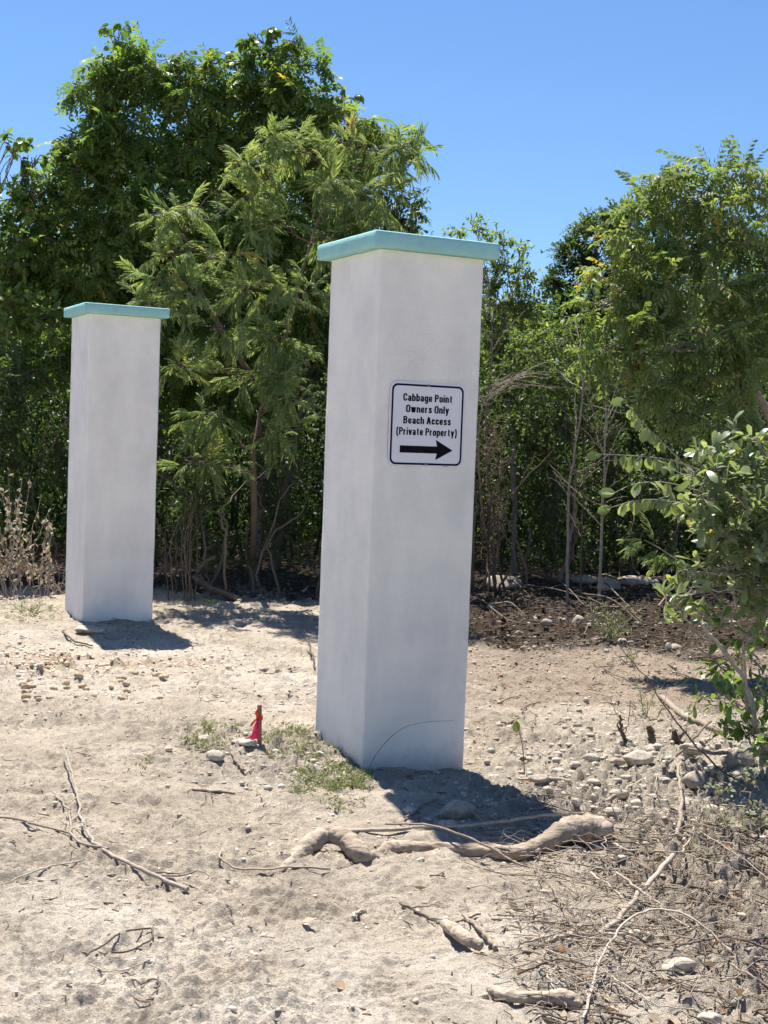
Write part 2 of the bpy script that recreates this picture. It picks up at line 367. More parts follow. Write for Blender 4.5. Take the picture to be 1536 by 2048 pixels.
def pillar(x, y, dz, label, seed):
    e = empty('gate_pillar', (x, y, dz), label, 'pillar', 'white gate pillars with teal caps'); e.rotation_euler = (0, 0, YAW)
    mb = MB(); zs = np.linspace(-.4, PH-.001, 60); loft(mb, rrect(0, PW, 0, PW, .012), zs, [0]*60, .0022, seed); mb.build('shaft', M['render'], e, True)
    mb = MB(); zs = [PH+.001, PH+.002, PH+.008, PH+.03, PH+.05, PH+CT-.007, PH+CT-.001, PH+CT]
    loft(mb, rrect(-CO, PW+CO, -CO, PW+CO, .008, 4, 24), zs, [.03, .006, .0, 0, 0, 0, .006, .03], .0018, seed+3); mb.build('cap', M['teal'], e, True)
    return e
near = pillar(-.0625, 6.411, 0, 'nearer and taller looking white pillar with teal cap, carrying the beach access sign', 1)
farp = pillar(-2.3082, 10.4275, -.0151, 'farther white pillar with teal cap and bare blank faces, left in the picture', 21)

# ------------------------------------------------------------------ sign
ink = plain('black_ink', (.004, .004, .008), .7, .1); navy = plain('navy_border', (.006, .007, .03), .7, .1); alu = plain('white_sign_face', (.66, .655, .70), .4, .4); galv = plain('galvanised_bolt', (.2, .2, .2), .5, .5, .6)
def rr_prism(mb, cx, cz, w, h, r, y0, y1):
    ring = []
    for sx, sz, a0 in ((1, -1, -pi/2), (1, 1, 0), (-1, 1, pi/2), (-1, -1, pi)):
        for k in range(9):
            a = a0 + pi/2*k/8; ring.append((cx+sx*(w/2-r)+r*cos(a), cz+sz*(h/2-r)+r*sin(a)))
    R = np.array(ring); n = len(R); A = np.column_stack([R[:, 0], np.full(n, y0), R[:, 1]]); B = np.column_stack([R[:, 0], np.full(n, y1), R[:, 1]])
    q = np.arange(n); mb.add(np.vstack([A, B]), np.stack([q, (q+1) % n, n+(q+1) % n, n+q], -1))
    mb.add(np.vstack([A, [[cx, y0, cz]]]), np.stack([q, (q+1) % n, np.full(n, n)], -1)); return R
def make_sign():
    SW, SH = .3, .385          # plate
    # plate centre on the pillar's right face (local frame of the pillar: x along the face, -y outwards)
    R = np.array([cos(YAW), sin(YAW)]); c0 = np.array([-.0625, 6.411])
    def face(u, v):            # where the ray meets the face plane
        a, b = ray(u, v); nrm = np.array([sin(YAW), -cos(YAW)]); Y = nrm@c0/(nrm@np.array([a, 1])); p = np.array([a*Y, Y]); return (p-c0)@R, CAMH+b*Y
    cs = [face(u, v) for u, v in ((779, 762), (931, 770), (775, 933), (923, 935))]
    sx = np.mean([c[0] for c in cs]); sz = np.mean([c[1] for c in cs])
    SW = (cs[1][0]-cs[0][0]+cs[3][0]-cs[2][0])/2; SH = (cs[0][1]-cs[2][1]+cs[1][1]-cs[3][1])/2
    print('sign', sx, sz, SW, SH)
    p = c0 + R*sx
    e = empty('sign', (p[0], p[1], sz), 'white rounded metal sign reading Cabbage Point Owners Only Beach Access with black arrow', 'sign'); e.rotation_euler = (0, 0, YAW)
    yb = -.003; yf = -.0058
    mb = MB(); rr_prism(mb, 0, 0, SW, SH, .036, yf, yb); mb.build('panel', alu, e)
    mb = MB(); w, h, r, t = SW-.018, SH-.018, .031, .0098; ro = []; ri = []
    for (ww, hh, rr, L) in ((w, h, r, ro), (w-2*t, h-2*t, r-t*.8, ri)):
        for qx, qz, a0 in ((1, -1, -pi/2), (1, 1, 0), (-1, 1, pi/2), (-1, -1, pi)):
            for k in range(9): a = a0+pi/2*k/8; L.append((qx*(ww/2-rr)+rr*cos(a), qz*(hh/2-rr)+rr*sin(a)))
    ro = np.array(ro); ri = np.array(ri); n = len(ro); q = np.arange(n); y = yf-.0006
    V = np.vstack([np.column_stack([ro[:, 0], np.full(n, y), ro[:, 1]]), np.column_stack([ri[:, 0], np.full(n, y), ri[:, 1]])])
    mb.add(V, np.stack([q, (q+1) % n, n+(q+1) % n, n+q], -1)); mb.build('border', navy, e)
    # lettering: condensed bold strokes
    X = .72; TH = .215
    arch = [(0, .42), (0, .50), (.05, .61), (.15, .645), (.26, .60), (.30, .48), (.30, 0)]
    def stad(x0, x1, y0, y1):
        r = (x1-x0)/2; cx = (x0+x1)/2; return [(cx+r*cos(a), (y1-r*1.1 if sin(a) > 0 else y0+r*1.1)+r*1.1*sin(a)) for a in np.linspace(-pi/2+.001, 3*pi/2+.001, 25)]
    lp = stad(0, .3, .07, X-.07)
    GL = {'C': (.36, [[(.36, .66), (.35, .82), (.27, .92), (.18, .935), (.07, .89), (.01, .74), (0, .5), (.01, .26), (.07, .11), (.18, .065), (.28, .09), (.35, .2), (.36, .36)]]), 'O': (.38, [stad(0, .38, .065, .935)]),
          'P': (.36, [[(0, 0), (0, 1)], [(0, .92), (.20, .92), (.32, .87), (.36, .71), (.32, .55), (.20, .49), (0, .49)]]), 'B': (.37, [[(0, 0), (0, 1)], [(0, .92), (.2, .92), (.31, .87), (.33, .73), (.29, .59), (.18, .54), (0, .54)], [(.15, .54), (.3, .49), (.36, .32), (.31, .13), (.2, .08), (0, .08)]]),
          'A': (.42, [[(0, 0), (.19, .98)], [(.23, .98), (.42, 0)], [(.08, .3), (.34, .3)]]), 'a': (.30, [[(.01, .5), (.05, .61), (.15, .65), (.25, .61), (.285, .5), (.285, .12), (.31, .0)], [(.285, .4), (.14, .37), (.03, .3), (0, .18), (.05, .08), (.14, .06), (.24, .12), (.285, .22)]]),
          'b': (.3, [[(0, 0), (0, 1)], lp]), 'g': (.3, [lp, [(.3, X), (.3, -.05), (.26, -.17), (.14, -.21), (.03, -.17), (.01, -.1)]]), 'e': (.3, [[(.02, .36), (.30, .36), (.29, .52), (.23, .63), (.14, .65), (.05, .60), (.01, .48), (0, .32), (.03, .14), (.13, .065), (.24, .10), (.29, .23)]]),
          'o': (.3, [lp]), 'i': (0, [[(0, 0), (0, X)], [(0, .85), (0, 1)]]), 'n': (.3, [[(0, 0), (0, X)], arch]), 't': (.22, [[(.1, .9), (.1, .17), (.13, .08), (.24, .07)], [(-.02, .65), (.24, .65)]]),
          'w': (.5, [[(0, X), (.12, .0)], [(.13, .0), (.24, X)], [(.26, X), (.37, 0)], [(.38, 0), (.5, X)]]), 'r': (.19, [[(0, 0), (0, X)], [(0, .42), (.04, .56), (.1, .63), (.2, .65)]]),
          's': (.28, [[(.27, .50), (.23, .62), (.14, .655), (.05, .62), (.02, .53), (.06, .43), (.2, .34), (.27, .26), (.27, .15), (.21, .08), (.13, .06), (.04, .10), (.0, .22)]]), 'l': (0, [[(0, 0), (0, 1)]]),
          'y': (.32, [[(0, X), (.16, .02)], [(.32, X), (.17, .06), (.13, -.13), (.08, -.2), (-.01, -.2)]]), 'c': (.28, [[(.29, .45), (.25, .60), (.15, .65), (.05, .61), (.01, .48), (0, .36), (.01, .24), (.05, .11), (.15, .065), (.25, .12), (.29, .27)]]),
          'h': (.3, [[(0, 0), (0, 1)], arch]), 'p': (.3, [[(0, -.26), (0, X)], lp]), 'v': (.32, [[(0, X), (.155, .0)], [(.165, .0), (.32, X)]]), '(': (.13, [[(.14, 1.02), (.04, .8), (0, .42), (.04, .02), (.14, -.22)]]), ')': (.13, [[(-.01, 1.02), (.09, .8), (.13, .42), (.09, .02), (-.01, -.22)]])}
    for s, zc, wd in (('Cabbage Point', .1115, .66), ('Owners Only', .0575, .575), ('Beach Access', .0035, .635), ('(Private Property)', -.0505, .81)):
        x = 0; st = []
        for ch in s:
            if ch == ' ': x += .26; continue
            w, ps = GL[ch]
            for q in ps: st.append(np.array(q, float)+[x, 0])
            x += w+TH+.055
        allp = np.vstack(st); x0, x1 = allp[:, 0].min()-TH/2, allp[:, 0].max()+TH/2; H = .034*SH/.385; kx = SW*wd/(x1-x0)
        mb = MB()
        for j, q in enumerate(st):
            T = norm(np.gradient(q, axis=0)); Nn = np.stack([-T[:, 1], T[:, 0]], 1); th = TH*.5*np.where(abs(T[:, 1:2]) > abs(T[:, :1]), 1.0, .82)
            a = q+Nn*th; b = q-Nn*th; m = len(q); V = np.vstack([a, b]); V = np.column_stack([(V[:, 0]-(x0+x1)/2)*kx, np.full(2*m, yf-.0006-.00004*(j % 3)), V[:, 1]*H+zc])
            i = np.arange(m-1); mb.add(V, np.stack([i, i+1, m+i+1, m+i], -1))
        mb.build('lettering', ink, e)
    # arrow: barbed head
    k = SW/.3; A = [(-.108, .0125), (.04, .0125), (.034, .036), (.104, 0), (.034, -.036), (.04, -.0125), (-.108, -.0125)]
    A = np.array(A)*k; zc = -.113*SH/.385; V = np.column_stack([A[:, 0]+.004, np.full(7, yf-.0007), A[:, 1]+zc])
    V = np.vstack([V, [[.04*k+.004, yf-.0007, zc]]])
    mb = MB(); mb.add(V, [(0, 1, 7), (0, 7, 6), (7, 5, 6), (1, 2, 3), (1, 3, 7), (7, 3, 5), (5, 3, 4)]); mb.build('arrow', ink, e)
    for zb in (SH/2-.013, -SH/2+.013):
        mb = MB(); a = np.linspace(0, 2*pi, 7)[:6]; V = [];
        for rr, yy in ((.0075, yf), (.0075, yf-.004), (.004, yf-.006)): V += [(rr*cos(t), yy, zb+rr*sin(t)) for t in a]
        V.append((0, yf-.0065, zb)); q = np.arange(6); mb.add(V, np.vstack([np.stack([q+i, (q+1) % 6+i, (q+1) % 6+i+6, q+i+6], -1) for i in (0, 6)]))
        mb.add(np.array(V)[12:], np.stack([q, (q+1) % 6, np.full(6, 6)], -1)); mb.build('bolt', galv, e)
    # maker's line of tiny print under the border
    mb = MB()
    xs = SW*.22
    for wd in (.004, .003, .005, .002, .004, .003, .003, .004):
        V = [(xs, yf-.0006, -SH/2+.004), (xs+wd, yf-.0006, -SH/2+.004), (xs+wd, yf-.0006, -SH/2+.0062), (xs, yf-.0006, -SH/2+.0062)]; mb.add(V, [(0, 1, 2, 3)]); xs += wd+.0012
    mb.build('small_print', ink, e)
make_sign()

# ------------------------------------------------------------------ foliage templates (x along the leaf, y sideways, z up)
def kite(L, W, fold=.15):
    v = np.array([(0, 0, 0), (.42*L, -.5*W, fold*W), (L, 0, -.05*L), (.42*L, .5*W, fold*W)]); return v, np.array([(0, 1, 2, 3)])
def oval(L, W, blunt=.5, fold=.12, bend=.15):
    xs = np.array([0, .2, .5, .8, 1.0]); ws = np.array([.05, .38, .5, .5*blunt+.14, .04]) if blunt < .7 else np.array([.05, .25, .43, .5, .14])
    v = []
    for x, w in zip(xs, ws):
        z = -bend*L*x*x
        v += [(x*L, -w*W, z+fold*w*W), (x*L, 0, z), (x*L, w*W, z+fold*w*W)]
    f = []
    for i in range(4): b = i*3; f += [(b, b+3, b+4, b+1), (b+1, b+4, b+5, b+2)]
    return np.array(v), np.array(f)
def join(parts):
    V = []; Fs = []; n = 0
    for v, f in parts: V.append(v); Fs.append(f+n); n += len(v)
    return np.vstack(V), np.vstack(Fs)
def place(v, f, o, ax, up, s=1):
    ax = norm(np.array(ax, float)); S = norm(np.cross(np.array(up, float), ax)); U = np.cross(ax, S); return np.array(o)+s*(v[:, :1]*ax+v[:, 1:2]*S+v[:, 2:]*U), f
def T_pinnate(seed, L=.22, pairs=8, ll=.05, lw=.014, hang=.8):
    rg = np.random.default_rng(seed); ps = []
    rv = np.array([(0, -.0015, 0), (0, .0015, 0), (L, .001, -.25*L), (L, -.001, -.25*L)]); ps.append((rv, np.array([(0, 1, 2, 3)])))
    for k in range(pairs):
        t = .15+.85*k/(pairs-1); o = np.array([t*L, 0, -.25*L*t*t])
        for s in (-1, 1):
            d = np.array([.45+rg.normal()*.12, s*(.75-.45*hang)+rg.normal()*.1, -hang+rg.normal()*.2])
            v, f = kite(ll*(1-.25*t)*(1+rg.normal()*.12), lw*(1+rg.normal()*.1)); ps.append(place(v, f, o, d, (0, s*.6, .7)))
    return join(ps)
def T_bipinnate(seed, L=.24, pairs=12, pl=.10):
    rg = np.random.default_rng(seed); V = []; Fc = []; n = 0
    def q(pts):
        nonlocal n
        V.extend(pts); Fc.append(tuple(range(n, n+4))); n += 4
    q([(0, -.0012, 0), (L, -.0008, -.18*L), (L, .0008, -.18*L), (0, .0012, 0)])
    for k in range(pairs):
        t = .18+.82*k/(pairs-1); o = np.array([t*L, 0, -.18*L*t*t])
        for s in (-1, 1):
            d = norm(np.array([.95+rg.normal()*.1, s*.68+rg.normal()*.08, -.12+rg.normal()*.12])); ln = pl*(1-.35*abs(t-.55))*(1+rg.normal()*.08)
            sd = norm(np.cross(d, (0, 0, 1))); 
            bnd = np.array([0, 0, -.03-.02*rg.random()]); W = np.array([.35, 1, .9, .12])*.0043*(1+rg.normal()*.12); sw = sd*s*.012
            C = [o+d*ln*t_+bnd*t_*t_+sw*t_*t_ for t_ in (.06, .35, .72, 1.)]; tl = np.array([0, 0, rg.normal()*.004])
            for i in range(3): q([C[i]-sd*W[i]-tl, C[i+1]-sd*W[i+1]-tl, C[i+1]+sd*W[i+1]+tl, C[i]+sd*W[i]+tl])
    return np.array(V, float), np.array(Fc)
TPL = {}
TPL['feather'] = [T_bipinnate(i) for i in range(4)]
TPL['pinnate'] = [T_pinnate(i, .20, 5, .085, .031, .35) for i in range(4)]
TPL['olive'] = [T_pinnate(i+9, .19, 6, .064, .023, .5) for i in range(4)]
TPL['broad'] = [oval(.085, .052), oval(.075, .05, .5, .2, .3), oval(.09, .05, .5, .1, .4)]
TPL['small'] = [kite(.042, .02), kite(.036, .021, .3), oval(.04, .02)]
TPL['mid'] = [oval(.055, .028), kite(.05, .028, .25), oval(.055, .025, .5, .3, .35)]
TPL['obovate'] = [oval(.085, .036, .9, .1, .1), oval(.06, .028, .9, .35, .35), oval(.08, .034, .9, .05, .45), oval(.07, .03, .9, .5, -.2), oval(.055, .026, .9, .2, .7)]
TPL['bg'] = [kite(.075, .04), kite(.06, .035, .3)]
TPL['narrow'] = [kite(.055, .011, .2), kite(.045, .009)]

def inst(mb, kind, Pp, A, Nn, S, rnd):
    T = TPL[kind]; ch = rng.integers(0, len(T), len(Pp)); A = norm(A); Sd = norm(np.cross(Nn, A)); U = np.cross(A, Sd)
    for t, (v, f) in enumerate(T):
        m = ch == t
        if not m.any(): continue
        s = S[m][:, None, None]
        V = Pp[m][:, None] + s*(v[None, :, :1]*A[m][:, None]+v[None, :, 1:2]*Sd[m][:, None]+v[None, :, 2:]*U[m][:, None])
        k = int(m.sum()); Fx = (f[None]+(np.arange(k)*len(v))[:, None, None]).reshape(-1, f.shape[1])
        r = np.repeat(rnd[m], len(f)) + rng.normal(0, .04, k*len(f)); mb.add(V.reshape(-1, 3), Fx, np.clip(r, 0, 1))

def BL(u, v, Y, ru, rv, rd=None, kind=None, dens=1.0):
    c = at(u, v, Y); k = Y/F; return dict(c=c, r=np.array([ru*k, rd if rd else min(ru, rv)*k*1.0+.12, rv*k]), kind=kind, dens=dens)

def wig(A, B, n, amp, sag=0.0):
    t = np.linspace(0, 1, n)[:, None]; d = np.linalg.norm(np.array(B)-A); P = A*(1-t)+np.array(B)*t
    off = np.cumsum(rng.normal(0, 1, (n, 3)), 0); off -= off[-1]*t; P = P + off*amp*d/np.sqrt(n); P[:, 2] += sag*d*(4*t[:, 0]*(1-t[:, 0])); return P

def plant(name, label, cat, base, blobs, kind, mat, bark, dens=60, lpt=9, tw=.33, trunk_r=.05, droop=.35, size=1.0, stems=None, nodes=7, group=None,
          parts=('trunk', 'branches', 'crown'), shell=.45, twr=.0035, up=.2, squash=1.0, rb=(0, 1), wamp=.12, limb_r=None):
    """stems: list of polylines (world) that form trunks; limbs go from the nearest stem point to each blob."""
    base = np.array(base, float); e = empty(name, base, label, cat, group)
    tb = MB(); bb = MB(); crowns = {}
    cmean = np.mean([b['c'] for b in blobs], 0)
    if stems is None: stems = [[base, base*.6+cmean*.4+np.array([.1, 0, 0])*rng.normal(), base*.25+cmean*.75]]
    S = []
    for st in stems:
        P = spline(st, 18); P = P+np.vstack([np.zeros((1, 3)), rng.normal(0, .012, (17, 3))]); P[0, 2] -= .1
        R = np.linspace(1, .35, 18)*trunk_r; R[0] *= 1.3; tube(tb, P, R, 8, rng.random(), .12); S.append(P)
    SP = np.vstack(S); SR = np.tile(np.linspace(1, .4, 18)*trunk_r, len(S))
    for b in blobs:
        c, r = b['c'], b['r']*np.array([1, 1, squash])
        if squash < 1: r = r*np.array([1.05, 1, 1])
        low = SP[:, 2] < c[2]+.1*r[2]; d = np.linalg.norm(SP-c, axis=1) + np.where(low, 0, 1.5)+ .25*np.abs(SP[:, 2]-(c[2]-.6*np.linalg.norm(SP[:, :2]-c[:2], axis=1)))
        i = int(np.argmin(d)); L = wig(SP[i], c, 10, wamp, .06)
        lr = min(SR[i]*.6, limb_r or .03); tube(bb, L, np.linspace(lr, lr*.3, 10), 5, rng.random(), .08)
        vol = (r[0]*r[2]); nt = max(3, int(dens*vol*b['dens']*4)); nn = max(2, int(nodes*max(1, vol*3)**.5))
        dirs = norm(rng.normal(size=(nn, 3))); NP = c+dirs*r*(.25+.45*rng.random((nn, 1)))
        for p in NP:
            j = rng.integers(4, 10); W = wig(L[j], p, 6, .1, .03); tube(bb, W, np.linspace(lr*.35, max(twr*1.3, lr*.12), 6), 4, rng.random(), 0, False)
        dirs = norm(rng.normal(size=(nt, 3))); rad = (shell+(1-shell)*rng.random((nt, 1))**.6)*(1+rng.normal(0, .10, (nt, 1)))*np.where(rng.random((nt, 1)) < .07, rng.uniform(1.1, 1.45, (nt, 1)), 1)
        Tp = c+dirs*r*rad
        k_ = b['kind'] or kind
        Q, Ax, Nn, Sz = [], [], [], []
        dist = np.linalg.norm(Tp[:, None]-NP[None], axis=2); near_ = dist.argmin(1)
        for q in range(nt):
            o = NP[near_[q]]; v = Tp[q]-o; l = np.linalg.norm(v)+1e-6
            l2 = max(l, .12); dv = v/l; tip = o+dv*l2
            W = wig(o, tip, 5, .1, .05); W[-1, 2] -= .08*droop*l2
            tube(bb, W, np.linspace(twr*1.4, twr*.5, 5), 3, rng.random(), 0, False)
            ts = 1-(np.arange(lpt)/lpt)*min(1, tw/l2)
            pos = np.array([W[min(3, int(t*4))]*(1-(t*4-min(3, int(t*4)))) + W[min(4, int(t*4)+1)]*(t*4-min(3, int(t*4))) for t in ts])
            az = rng.normal(0, 1, (lpt, 3)); side = norm(np.cross(dv, az)); ax = dv*rng.uniform(.3, .9, (lpt, 1)) + side*.8 + np.array([0, 0, up-droop])
            Q.append(pos); Ax.append(ax); Nn.append(norm(rng.normal(0, .45, (lpt, 3))+np.array([0, 0, 1]))); Sz.append(size*rng.uniform(.7, 1.2, lpt))
        Q = np.vstack(Q); rr = np.clip(rng.normal(.45, .2, len(Q))+rng.normal(0, .1), 0, 1)*(rb[1]-rb[0])+rb[0]
        rare = rng.random(len(Q)) < .012; rr[rare] = 1
        inst(crowns.setdefault(k_, MB()), k_, Q, np.vstack(Ax), np.vstack(Nn), np.concatenate(Sz), rr)
    tb.v = [x-base for x in tb.v]; tb.build(parts[0], bark, e, True)
    bb.v = [x-base for x in bb.v]; bb.build(parts[1], bark, e, True)
    for k_, c_ in crowns.items():
        c_.v = [x-base for x in c_.v]
        mm = mat if k_ == kind else {'broad': M['broad'], 'pinnate': M['pinnate'], 'small': M['dark'], 'mid': M['dark'], 'feather': M['feather']}.get(k_, mat)
        c_.build(parts[2], mm, e)
    return e
def G(u, v): return onground(u, v)
def gp(x, y): return np.array([x, y, gz1(x, y)])

exec_veg = True
# ---- trees on the left, behind the far pillar
def veg():
    b = gp(-3.0, 14.6)
    plant('tree', 'tall tree with hanging leaves and a leafy spike at its top, behind the farther pillar', 'tree', b,
      [BL(237, 75, 14.4, 38, 45, None, 'broad', .9), BL(225, 140, 14.4, 45, 50), BL(195, 190, 14.4, 50, 55), BL(300, 165, 14.5, 65, 60), BL(385, 195, 14.5, 60, 60), BL(150, 170, 14.3, 20, 22), BL(305, 125, 14.5, 38, 28), BL(370, 135, 14.5, 45, 25), BL(260, 100, 14.4, 22, 22), BL(430, 150, 14.6, 45, 35), BL(215, 150, 14.4, 30, 40), BL(140, 260, 14.3, 28, 30),
       BL(250, 290, 14.4, 120, 90), BL(390, 300, 14.6, 100, 90), BL(160, 330, 14.4, 75, 70), BL(110, 420, 14.3, 90, 80), BL(300, 430, 14.3, 150, 110), BL(180, 540, 14.2, 130, 100), BL(60, 560, 14.2, 80, 100),
       BL(330, 600, 14.4, 130, 110), BL(240, 720, 14.4, 150, 100)],
      'pinnate', M['pinnate'], M['bark'], dens=46, lpt=9, trunk_r=.05, droop=.95, size=1.05, nodes=8, shell=.35,
      stems=[[b, at(250, 800, 14.5), at(210, 500, 14.5), at(255, 300, 14.4), at(215, 190, 14.4), at(237, 120, 14.4)], [b+np.array([.15, .1, 0]), at(300, 750, 14.7), at(350, 480, 14.7), at(390, 240, 14.6)]])
    b = gp(-1.4, 14.9)
    plant('tree', 'tallest dark tree rising between the two pillars behind the feathery tree', 'tree', b,
      [BL(545, 75, 14.6, 34, 40, None, 'broad', 1.1), BL(490, 105, 14.6, 60, 28, None, 'broad', 1.1), BL(425, 125, 14.6, 22, 20, None, 'broad'), BL(585, 110, 14.6, 28, 25, None, 'broad'), BL(545, 150, 14.7, 85, 50), BL(640, 135, 14.6, 26, 26), BL(600, 200, 14.6, 75, 60), BL(480, 210, 14.8, 90, 70),
       BL(695, 195, 14.6, 30, 28, None, 'broad'), BL(700, 250, 14.6, 50, 45), BL(560, 300, 14.8, 110, 80), BL(450, 330, 14.9, 90, 80), BL(650, 330, 14.8, 100, 80), BL(835, 285, 14.4, 28, 24), BL(740, 250, 14.6, 30, 22), BL(590, 90, 14.6, 30, 25), BL(510, 75, 14.6, 30, 28), BL(780, 300, 14.7, 50, 40),
       BL(500, 450, 14.9, 130, 100), BL(620, 500, 15, 130, 100), BL(560, 640, 15, 130, 100), BL(450, 780, 15, 140, 100)],
      'pinnate', M['pinnate'], M['bark'], dens=46, lpt=9, trunk_r=.055, droop=.95, size=1.05, nodes=8, shell=.35,
      stems=[[b, at(540, 800, 15), at(520, 500, 15), at(540, 250, 14.8), at(545, 100, 14.6)], [b+np.array([.2, 0, 0]), at(620, 700, 15), at(650, 450, 15), at(700, 250, 14.7)]])
    b = gp(-.1, 15.2)
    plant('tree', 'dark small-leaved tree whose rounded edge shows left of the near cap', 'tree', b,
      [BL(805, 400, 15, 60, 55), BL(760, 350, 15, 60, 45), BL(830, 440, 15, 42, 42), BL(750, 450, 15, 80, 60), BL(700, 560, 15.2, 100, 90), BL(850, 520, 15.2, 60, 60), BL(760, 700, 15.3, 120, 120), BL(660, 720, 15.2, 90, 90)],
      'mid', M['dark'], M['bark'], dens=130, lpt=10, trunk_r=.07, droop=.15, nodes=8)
    b = gp(-4.5, 14.2)
    plant('tree', 'broad-leaved tree at the left edge with bright leaves beside the farther pillar', 'tree', b,
      [BL(20, 290, 14, 45, 28, None, None, 1.2), BL(65, 320, 14, 35, 22), BL(90, 370, 14, 40, 28), BL(20, 400, 14, 70, 60), BL(40, 500, 13.8, 90, 70), BL(20, 620, 13.6, 80, 70), BL(90, 650, 13.5, 60, 60), BL(60, 740, 13.6, 90, 60), BL(-80, 500, 14, 90, 130), BL(-100, 750, 14, 100, 130)],
      'broad', M['broad'], M['bark'], dens=80, lpt=8, trunk_r=.07, droop=.45, nodes=8)
    # feathery tree in front
    b = G(505, 1178)
    st = [b, at(508, 960, 12.4), at(520, 840, 12.4), at(560, 720, 12.4), at(590, 600, 12.4), at(640, 430, 12.4), at(700, 330, 12.4)]
    st2 = [at(535, 800, 12.4), at(470, 700, 12.3), at(400, 580, 12.3), at(370, 470, 12.3)]
    plant('feathery_tree', 'lighter green feathery tree between the pillars with pale leaning trunk', 'tree', b,
      [BL(600, 300, 12.3, 90, 40), BL(700, 290, 12.3, 90, 45), BL(780, 320, 12.3, 60, 45), BL(530, 340, 12.2, 70, 35), BL(640, 370, 12.3, 120, 50), BL(750, 400, 12.4, 80, 55), BL(480, 400, 12.2, 60, 40),
       BL(390, 430, 12.1, 60, 40), BL(325, 425, 12.1, 40, 22), BL(560, 450, 12.2, 100, 50), BL(660, 470, 12.3, 80, 50), BL(430, 510, 12.1, 90, 45), BL(345, 510, 12.1, 50, 35), BL(360, 590, 12, 90, 40), BL(500, 580, 12.1, 90, 50), BL(610, 580, 12.2, 70, 60),
       BL(310, 560, 12, 40, 25), BL(420, 660, 12, 100, 45), BL(540, 680, 12.1, 80, 50), BL(370, 740, 12.1, 60, 45), BL(480, 750, 12.1, 80, 45), BL(600, 800, 12, 60, 60), BL(400, 830, 12.1, 80, 50), BL(370, 920, 12.2, 55, 60), BL(560, 760, 12.0, 70, 50), BL(520, 860, 12.0, 80, 50), BL(450, 930, 12.1, 80, 40, None, None, .4), BL(820, 300, 12.3, 30, 25), BL(470, 330, 12.2, 30, 18), BL(300, 610, 12, 28, 18), BL(560, 275, 12.2, 40, 22)],
      'feather', M['feather'], M['reddish'], dens=36, lpt=6, tw=.26, trunk_r=.03, droop=.15, size=.92, stems=[st, st2], nodes=5, shell=.1, twr=.003, up=.1, squash=.5, limb_r=.022)
    # ---- right of the near pillar
    b = gp(1.5, 15.3)
    plant('tree', 'yellow-green tree just right of the near pillar cap', 'tree', b,
      [BL(915, 465, 15.2, 25, 16), BL(955, 455, 15.2, 24, 26), BL(1000, 485, 15.2, 40, 28), BL(1040, 500, 15.2, 22, 22), BL(1040, 550, 15.2, 40, 40), BL(965, 530, 15.2, 60, 50), BL(1000, 610, 15.2, 80, 60), BL(1055, 630, 15.2, 50, 50), BL(960, 690, 15.3, 60, 80), BL(1040, 720, 15.3, 80, 70)],
      'mid', M['yellowgreen'], M['greybark'], dens=260, lpt=8, trunk_r=.035, droop=.05, size=.9, nodes=7, wamp=.1, twr=.002, limb_r=.012)
    b = gp(2.8, 17.2)
    plant('tree', 'dark dense round-topped tree standing farthest back to the right', 'tree', b,
      [BL(1180, 465, 17, 50, 40), BL(1150, 510, 17, 55, 45), BL(1225, 440, 17, 50, 40), BL(1280, 440, 17, 60, 60), BL(1215, 530, 17, 90, 60), BL(1115, 570, 17, 45, 40), BL(1130, 630, 17, 80, 60), BL(1230, 630, 17, 90, 70), BL(1340, 360, 17, 28, 32), BL(1345, 430, 17, 50, 60), BL(1340, 560, 17, 100, 90)],
      'small', M['dark'], M['bark'], dens=330, lpt=13, trunk_r=.07, droop=.05, size=1.25, nodes=9, wamp=.06)
    b = gp(1.9, 14.4)
    plant('shrub', 'light green bushy shrub in the gap right of the pillar and below the dark tree', 'shrub', b,
      [BL(1060, 690, 14.3, 60, 50), BL(1130, 680, 14.2, 70, 50), BL(1200, 690, 14.2, 60, 45), BL(1080, 770, 14.2, 80, 55), BL(1170, 770, 14.1, 80, 50), BL(1240, 760, 14.1, 50, 50), BL(1010, 770, 14.3, 50, 60), BL(1110, 850, 14, 80, 50), BL(1200, 860, 13.9, 80, 50), BL(1040, 860, 14, 60, 50), BL(1290, 820, 13.9, 60, 50), BL(1300, 720, 14, 60, 50)],
      'mid', M['yellowgreen'], M['greybark'], dens=230, lpt=8, trunk_r=.03, droop=.1, size=.8, rb=(0, .7), twr=.002, limb_r=.012)
    b = gp(3.5, 11.3)
